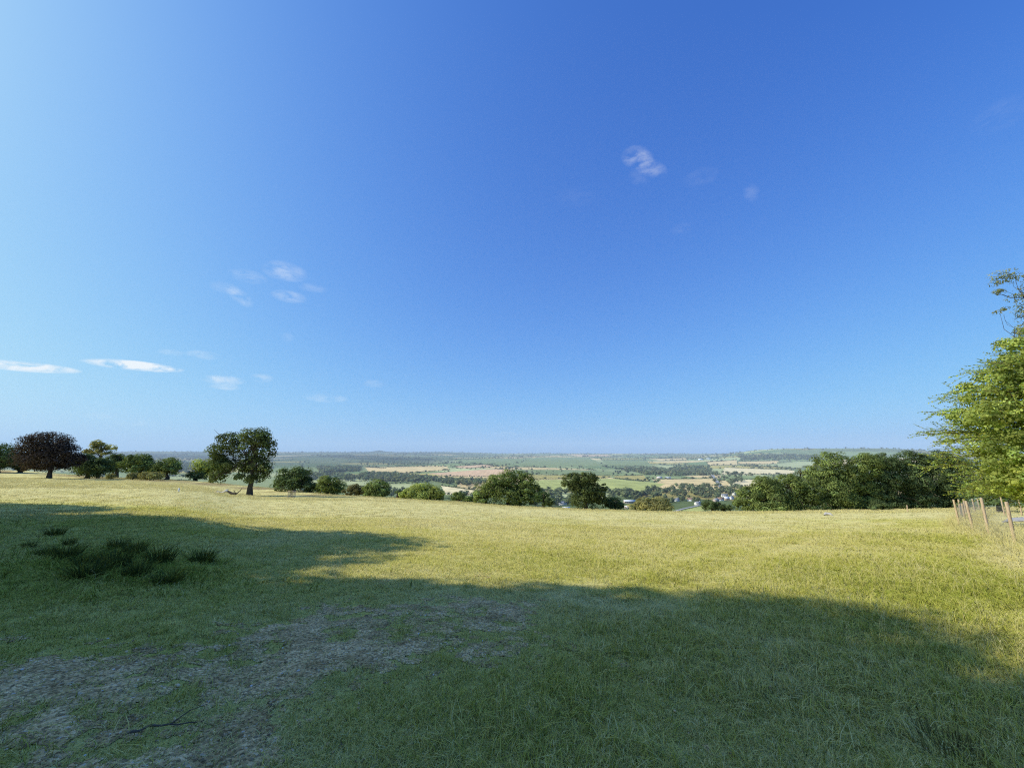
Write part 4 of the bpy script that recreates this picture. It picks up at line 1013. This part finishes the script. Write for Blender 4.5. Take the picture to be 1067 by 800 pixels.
def merged_wood(name, P, hgt, wid, label=None, cat=None, variants=BTL, seed=1):
    r = np.random.default_rng(seed); VV, FF, TT = [], [], []; n0 = 0
    for p, h, w in zip(P, hgt, wid):
        V, Fc, T = variants[r.integers(len(variants))]; a = r.uniform(0, 6.28); ca, sa = math.cos(a), math.sin(a)
        v = (V @ np.array([[ca, sa, 0], [-sa, ca, 0], [0, 0, 1]])) * np.array([w, w, h]) + p
        VV.append(v); FF.append(Fc + n0); n0 += len(v)
        b = np.exp(r.normal(0, 0.22)); TT.append(T * np.array([b * r.uniform(0.85, 1.2), b, b * r.uniform(0.8, 1.1)]))
    o = link(name, mesh(name, np.vstack(VV), np.vstack(FF), LM['far'], np.vstack(TT).clip(0.1, 2.5)))
    o['kind'] = 'stuff'
    if label: o['label'] = label
    return o
def fill(poly_px, n, seed):
    W = np.array([ground(px, py, 320)[:2] for px, py in poly_px]); r = np.random.default_rng(seed)
    lo, hi = W.min(0), W.max(0); out = []
    while len(out) < n:
        q = r.uniform(lo, hi, (4 * n, 2)); q = q[inpoly(q[:, 0], q[:, 1], W)]; out += list(q)
    q = np.array(out[:n]); return np.column_stack([q, H(q[:, 0], q[:, 1])])
HOUSE_XY = [np.array(o.location[:2]) for o in bpy.data.objects if o.get('category') in ('house', 'barn', 'shed', 'farm building')]
WOODS = [('belt of pale green woodland below the tan stubble fields', [(376, 494), (410, 494), (462, 500), (500, 501.5), (496, 508), (474, 505), (442, 503), (376, 501)], 420, 13),
         ('dark wood round the farm in the middle distance', [(640, 488.5), (680, 488), (697, 489.5), (717, 486), (740, 487), (743, 495), (697, 496.5), (672, 495), (662, 492)], 380, 15),
         ('dark wood along the foot of the right hill', [(768, 475.6), (790, 474.6), (852, 475.6), (852, 479), (775, 479.4)], 320, 20),
         ('dark wood on the left below the far ridge', [(330, 487), (376, 487.6), (374, 491.5), (336, 493)], 300, 16),
         ('strip of woodland left of the pale green field', [(300, 494), (378, 497), (378, 500), (300, 500)], 260, 14),
         ('tree belt left of the lone oak in the valley', [(140, 484), (210, 484), (215, 492), (150, 494)], 260, 16)]
for k, (lab, poly, n, h) in enumerate(WOODS):
    P = fill(poly, n, 50 + k); r = np.random.default_rng(k)
    hh = h * r.uniform(0.7, 1.25, n)
    o = merged_wood('wood', P, hh, hh * r.uniform(1.2, 2.0, n), lab, seed=k); o['category'] = 'wood'
# distant hedgerows and scattered trees over the whole valley
def hedgerows():
    r = np.random.default_rng(77)
    n = 80000; a = np.radians(r.uniform(-54, 54, n)); d = np.exp(r.uniform(math.log(750), math.log(10500), n))
    x, y = d * np.sin(a), d * np.cos(a)
    _, gap = worley(x, y)
    infield = np.zeros(n, bool)
    for _, c, poly in FPOLY: infield |= inpoly(x, y, poly)
    k = ((gap < 7 + d * 0.0016) & (r.random(n) < 0.55)) | (r.random(n) < 0.004) | ((fbm(x / 800 + 7, y / 800, 3) > 0.60) & (r.random(n) < 0.35 * np.clip((d - 1500) / 4000, 0, 1)))
    k &= ~infield
    x, y, d = x[k], y[k], d[k]
    h = np.clip(r.lognormal(1.9, 0.4, len(x)), 3, 15) * np.clip(0.8 + d / 9000, 0.8, 1.7)
    P = np.column_stack([x, y, H(x, y)])
    o = merged_wood('distant_hedgerows', P, h, h * r.uniform(0.9, 2.2, len(x)), seed=5)
hedgerows()
# hedges on the borders of the clear fields: one thing each
def hedge(label, pa, pb, gap_=1.0, h=3.0, seed=0):
    A, B = np.asarray(pa), np.asarray(pb); L = np.linalg.norm(B - A); r = np.random.default_rng(seed)
    n = int(np.clip(L / (h * 1.1), 4, 110)); t = (np.arange(n) + r.uniform(-0.3, 0.3, n)) / n
    q = A + (B - A) * t[:, None] + r.normal(0, 1.2, (n, 2)); P = np.column_stack([q, H(q[:, 0], q[:, 1])])
    hh = h * r.uniform(0.6, 1.2, n) * np.where(r.random(n) < 0.12, 2.2, 1.0)
    VV, FF, TT = [], [], []; n0 = 0; base = P[0].copy()
    for p_, h_ in zip(P, hh):
        V, Fc, T = BTL[r.integers(8)]; v = V * np.array([h_ * 1.3 + L / n * 0.3, h_ * 1.3, h_]) + p_ - base
        VV.append(v); FF.append(Fc + n0); n0 += len(v); TT.append(T * np.exp(r.normal(-0.1, 0.2)))
    o = link('hedge', mesh('hedge', np.vstack(VV), np.vstack(FF), LM['far'], np.vstack(TT).clip(0.1, 2.5)), None, base)
    tag(o, label, 'hedge', 'hedges between the valley fields')
HN = {'tan': 'tan stubble field', 'pink': 'pinkish ploughed field', 'green': 'green pasture', 'lime': 'lime green pasture', 'pale': 'pale green field', 'olive': 'olive strip', 'white': 'whitish stubble field'}
hi = 0
for k, (kind_, c, poly) in enumerate(FPOLY[:-1]):
    lens = [np.linalg.norm(poly[i] - poly[(i + 1) % len(poly)]) for i in range(len(poly))]
    cen = poly.mean(0)
    fx = FIELDS[k][2]; mx, my = np.mean([p[0] for p in fx]), np.mean([p[1] for p in fx])
    where = ('far left' if mx < 420 else 'left of centre' if mx < 525 else 'central' if mx < 640 else 'right of centre' if mx < 735 else 'right') + (' high' if my < 482 else ' middle' if my < 495 else ' low')
    nr_ = sorted(range(len(poly)), key=lambda i: np.linalg.norm(poly[i] + poly[(i + 1) % len(poly)]))
    for side, i in (('near', nr_[0]), ('far', nr_[-1])):
        hi += 1
        hedge(f'hedge on the {side} side of the {where} {HN[kind_]}', poly[i], poly[(i + 1) % len(poly)], seed=hi, h=2.6 + np.linalg.norm(cen) / 1200)
# single trees of the village and around
def valley_trees():
    r = np.random.default_rng(21)
    spots = []
    def scatter(poly, n, h0, h1, lab, grp):
        P = fill(poly, n, int(r.integers(1e6)))
        for p_ in P:
            if any(np.linalg.norm(p_[:2] - q) < 9 for q in HOUSE_XY): continue
            # keep the view of a house clear: no tree straight in front of it
            blocked = False
            for q in HOUSE_XY:
                dq = np.linalg.norm(q); ang = abs(math.atan2(p_[0], p_[1]) - math.atan2(q[0], q[1]))
                if np.linalg.norm(p_[:2]) < dq and np.linalg.norm(p_[:2]) > dq * 0.88 and ang * dq < 5: blocked = True
            if blocked: continue
            spots.append((p_, r.uniform(h0, h1), lab, grp))
    scatter([(545, 512), (600, 511), (640, 513), (642, 520), (640, 526), (560, 528), (540, 522)], 95, 8, 14, 'rounded tree in the thick tree belt left of the village', 'trees left of the village')
    scatter([(640, 512.5), (680, 511), (735, 507.5), (775, 508), (775, 515), (700, 520), (642, 521)], 85, 9, 15, 'rounded tree in the tree belt behind the village houses', 'trees behind the village')
    scatter([(690, 519), (735, 516), (775, 514), (778, 526), (735, 524), (706, 528), (690, 527)], 46, 7, 12, 'rounded tree among the village houses', 'trees among the village houses')
    scatter([(742, 492), (775, 494), (770, 510), (742, 507)], 30, 10, 16, 'tree in the clump beside the pale lane', 'trees beside the lane')
    scatter([(380, 509), (420, 511), (470, 514), (500, 515), (490, 520), (400, 517)], 30, 8, 13, 'tree in the valley seen between the bushes left of centre', 'trees between the bushes')
    scatter([(480, 503), (545, 504), (545, 512), (500, 513)], 24, 9, 14, 'tree of the belt left of the big domed tree', 'trees left of the big domed tree')
    for k, (p_, h, lab, grp) in enumerate(spots):
        o = link('valley_tree', BTM[k % 8], None, p_); w = h * r.uniform(1.05, 1.6); o.scale = (w, w, h); o.rotation_euler = (0, 0, r.uniform(0, 6.28))
        tag(o, lab, 'tree', grp)
    for px, py, h in ((674, 514.5, 17),):
        p_ = ground(px, py, 320); o = link('conifer', BPM[0], None, p_); o.scale = (h * 1.1, h * 1.1, h); tag(o, 'pointed dark conifer rising above the trees behind the village', 'tree')
valley_trees()

# ------------------------------------------------------------------ haze over the valley
def haze():
    m, nt, out = newmat('valley_haze')
    dn = 1 / 10500.0
    v = N(nt, 'ShaderNodeVolumeScatter'); v.inputs['Color'].default_value = (1, 1, 1, 1); v.inputs['Density'].default_value = dn; v.inputs['Anisotropy'].default_value = 0.0
    ab = N(nt, 'ShaderNodeVolumeAbsorption'); ab.inputs['Color'].default_value = (0.87, 1, 1, 1); ab.inputs['Density'].default_value = dn
    em = N(nt, 'ShaderNodeEmission'); em.inputs['Color'].default_value = (0.01, 0.075, 0.19, 1); em.inputs['Strength'].default_value = dn  # blue glow added to stand in for multiple scattering and ground bounce
    a1 = N(nt, 'ShaderNodeAddShader'); a2 = N(nt, 'ShaderNodeAddShader')
    nt.links.new(v.outputs[0], a1.inputs[0]); nt.links.new(ab.outputs[0], a1.inputs[1]); nt.links.new(a1.outputs[0], a2.inputs[0]); nt.links.new(em.outputs[0], a2.inputs[1])
    nt.links.new(a2.outputs[0], out.inputs['Volume'])
    b = MB(); b.box((0, 8300, 130), (40000, 16000, 560)); o = b.build('haze', m); o['kind'] = 'structure'
haze()

# ------------------------------------------------------------------ sky, sun, camera
def dirv(px, py):
    r = ray(px, py); return r / np.linalg.norm(r)
CLOUDS = [(664, 164, 15, 9, 0.5, -20), (678, 175, 17, 7, 0.33, -30), (670, 180, 14, 10, 0.12, 0), (730, 185, 16, 8, 0.10, 0), (783, 201, 7, 8, 0.16, 20), (710, 238, 10, 5, 0.10, 0), (600, 205, 22, 9, 0.05, 0),
          (297, 283, 19, 9, 0.55, 0), (301, 309, 15, 5.5, 0.6, 0), (250, 309, 13, 6, 0.5, -30), (259, 288, 16, 6, 0.35, 0), (235, 300, 13, 5, 0.3, 0), (325, 300, 14, 4, 0.25, 0),
          (141, 381, 35, 4.4, 4.0, 1), (26, 382, 36, 4.6, 3.2, 2), (233, 396, 17, 4.5, 1.0, 0), (234, 403, 14, 3, 0.8, 0), (273, 394, 10, 4, 0.5, 0), (212, 370, 14, 4, 0.6, 0), (178, 367, 10, 3, 0.35, 0),
          (340, 415, 20, 4, 0.5, 0), (390, 400, 10, 4, 0.3, 0), (137, 440, 13, 4, 0.4, 0), (115, 434, 20, 4, 0.25, 0), (300, 352, 6, 5, 0.15, 0), (525, 452, 14, 2.5, 0.3, 0), (1045, 120, 22, 14, 0.08, 0)]
def world():
    w = bpy.data.worlds.new('World'); SC.world = w; w.use_nodes = True; nt = w.node_tree; nt.nodes.clear()
    out = N(nt, 'ShaderNodeOutputWorld'); bg = N(nt, 'ShaderNodeBackground'); bg.inputs['Strength'].default_value = SKY
    sk = N(nt, 'ShaderNodeTexSky', sky_type='NISHITA'); sk.sun_disc = False; sk.sun_elevation = SUN_EL; sk.sun_rotation = SUN_AZ
    sk.altitude = 100; sk.air_density = 0.6; sk.dust_density = 2.0; sk.ozone_density = 3.0
    # film response of the sky: each channel rolls off towards its own ceiling
    sx = N(nt, 'ShaderNodeSeparateColor'); nt.links.new(sk.outputs[0], sx.inputs[0]); cb = N(nt, 'ShaderNodeCombineColor')
    for ch, (k, top) in enumerate(((1.3, 0.95), (2.65, 0.95), (6.4, 0.96))):
        e = N(nt, 'ShaderNodeMath', operation='MULTIPLY'); e.inputs[1].default_value = -k * 0.1; nt.links.new(sx.outputs[ch], e.inputs[0])
        x = N(nt, 'ShaderNodeMath', operation='EXPONENT'); nt.links.new(e.outputs[0], x.inputs[0])
        q = N(nt, 'ShaderNodeMath', operation='MULTIPLY_ADD'); q.inputs[1].default_value = -top / SKY; q.inputs[2].default_value = top / SKY; nt.links.new(x.outputs[0], q.inputs[0])
        nt.links.new(q.outputs[0], cb.inputs[ch])
    col = cb.outputs[0]
    tc = N(nt, 'ShaderNodeTexCoord'); D = tc.outputs['Generated']
    nz = N(nt, 'ShaderNodeTexNoise', i_Scale=30.0, i_Detail=9, i_Roughness=0.6, i_Distortion=0.3)
    mp = N(nt, 'ShaderNodeMapping'); mp.inputs['Scale'].default_value = (1, 1, 2.3); nt.links.new(D, mp.inputs[0]); nt.links.new(mp.outputs[0], nz.inputs['Vector'])
    acc = None
    for px, py, rw, rh, amp, rot in CLOUDS:
        c = dirv(px, py); up0 = np.array([0, 0, 1.0]); rt = np.cross(c, up0); rt /= np.linalg.norm(rt); up = np.cross(rt, c)
        # size of the cloud as an angle
        sc = F_PX * math.hypot(1, math.hypot((px - PW / 2) / F_PX, (py - PH / 2) / F_PX))
        a = R(rot); r2 = rt * math.cos(a) + up * math.sin(a); u2 = -rt * math.sin(a) + up * math.cos(a)
        r2 = r2 / (rw * 1.15 / sc); u2 = u2 / (rh * 1.25 / sc)
        du = N(nt, 'ShaderNodeVectorMath', operation='DOT_PRODUCT'); du.inputs[1].default_value = r2; nt.links.new(D, du.inputs[0])
        dv = N(nt, 'ShaderNodeVectorMath', operation='DOT_PRODUCT'); dv.inputs[1].default_value = u2; nt.links.new(D, dv.inputs[0])
        m1 = N(nt, 'ShaderNodeMath', operation='MULTIPLY'); nt.links.new(du.outputs['Value'], m1.inputs[0]); nt.links.new(du.outputs['Value'], m1.inputs[1])
        m2 = N(nt, 'ShaderNodeMath', operation='MULTIPLY_ADD'); nt.links.new(dv.outputs['Value'], m2.inputs[0]); nt.links.new(dv.outputs['Value'], m2.inputs[1]); nt.links.new(m1.outputs[0], m2.inputs[2])
        m3 = N(nt, 'ShaderNodeMath', operation='SUBTRACT', use_clamp=True); m3.inputs[0].default_value = 1.0; nt.links.new(m2.outputs[0], m3.inputs[1])
        m4 = N(nt, 'ShaderNodeMath', operation='MULTIPLY_ADD'); m4.inputs[1].default_value = amp * 0.78; nt.links.new(m3.outputs[0], m4.inputs[0])
        if acc is not None: nt.links.new(acc, m4.inputs[2])
        else: m4.inputs[2].default_value = 0
        acc = m4.outputs[0]
    n2 = N(nt, 'ShaderNodeMapRange'); n2.inputs['From Min'].default_value = 0.36; n2.inputs['From Max'].default_value = 0.72; nt.links.new(nz.outputs[0], n2.inputs['Value'])
    mm = N(nt, 'ShaderNodeMath', operation='MULTIPLY', use_clamp=True); nt.links.new(acc, mm.inputs[0]); nt.links.new(n2.outputs[0], mm.inputs[1])
    cl = mixc(nt, mm.outputs[0], col, (0.93 / SKY, 0.97 / SKY, 1.0 / SKY, 1))
    nt.links.new(cl, bg.inputs[0]); nt.links.new(bg.outputs[0], out.inputs[0])
SKY = 0.10
world()
sl = bpy.data.lights.new('sun', 'SUN'); sl.energy = 5.0; sl.angle = R(0.53); sl.color = (1.0, 0.95, 0.84)
so = bpy.data.objects.new('sun', sl); COL.objects.link(so); so.location = (-60, 20, 60)
sd = Vector((math.sin(SUN_AZ) * math.cos(SUN_EL), math.cos(SUN_AZ) * math.cos(SUN_EL), math.sin(SUN_EL)))
so.rotation_euler = (-sd).to_track_quat('-Z', 'Y').to_euler()
cd = bpy.data.cameras.new('camera'); co = bpy.data.objects.new('camera', cd); COL.objects.link(co)
cd.sensor_fit = 'HORIZONTAL'; cd.sensor_width = 36.0; cd.lens = 36.0 * F_PX / PW; cd.clip_end = 60000; cd.clip_start = 0.05
co.location = CAM; co.rotation_euler = (R(90) + PITCH, 0, 0)
SC.camera = co
SC.view_settings.view_transform = 'Standard'; SC.view_settings.look = 'None'; SC.view_settings.exposure = 0
SC.cycles.use_denoising = False
SC.cycles.max_bounces = 6; SC.cycles.filter_width = 1.15; SC.cycles.diffuse_bounces = 4; SC.cycles.transmission_bounces = 4; SC.cycles.volume_bounces = 0; SC.cycles.transparent_max_bounces = 4
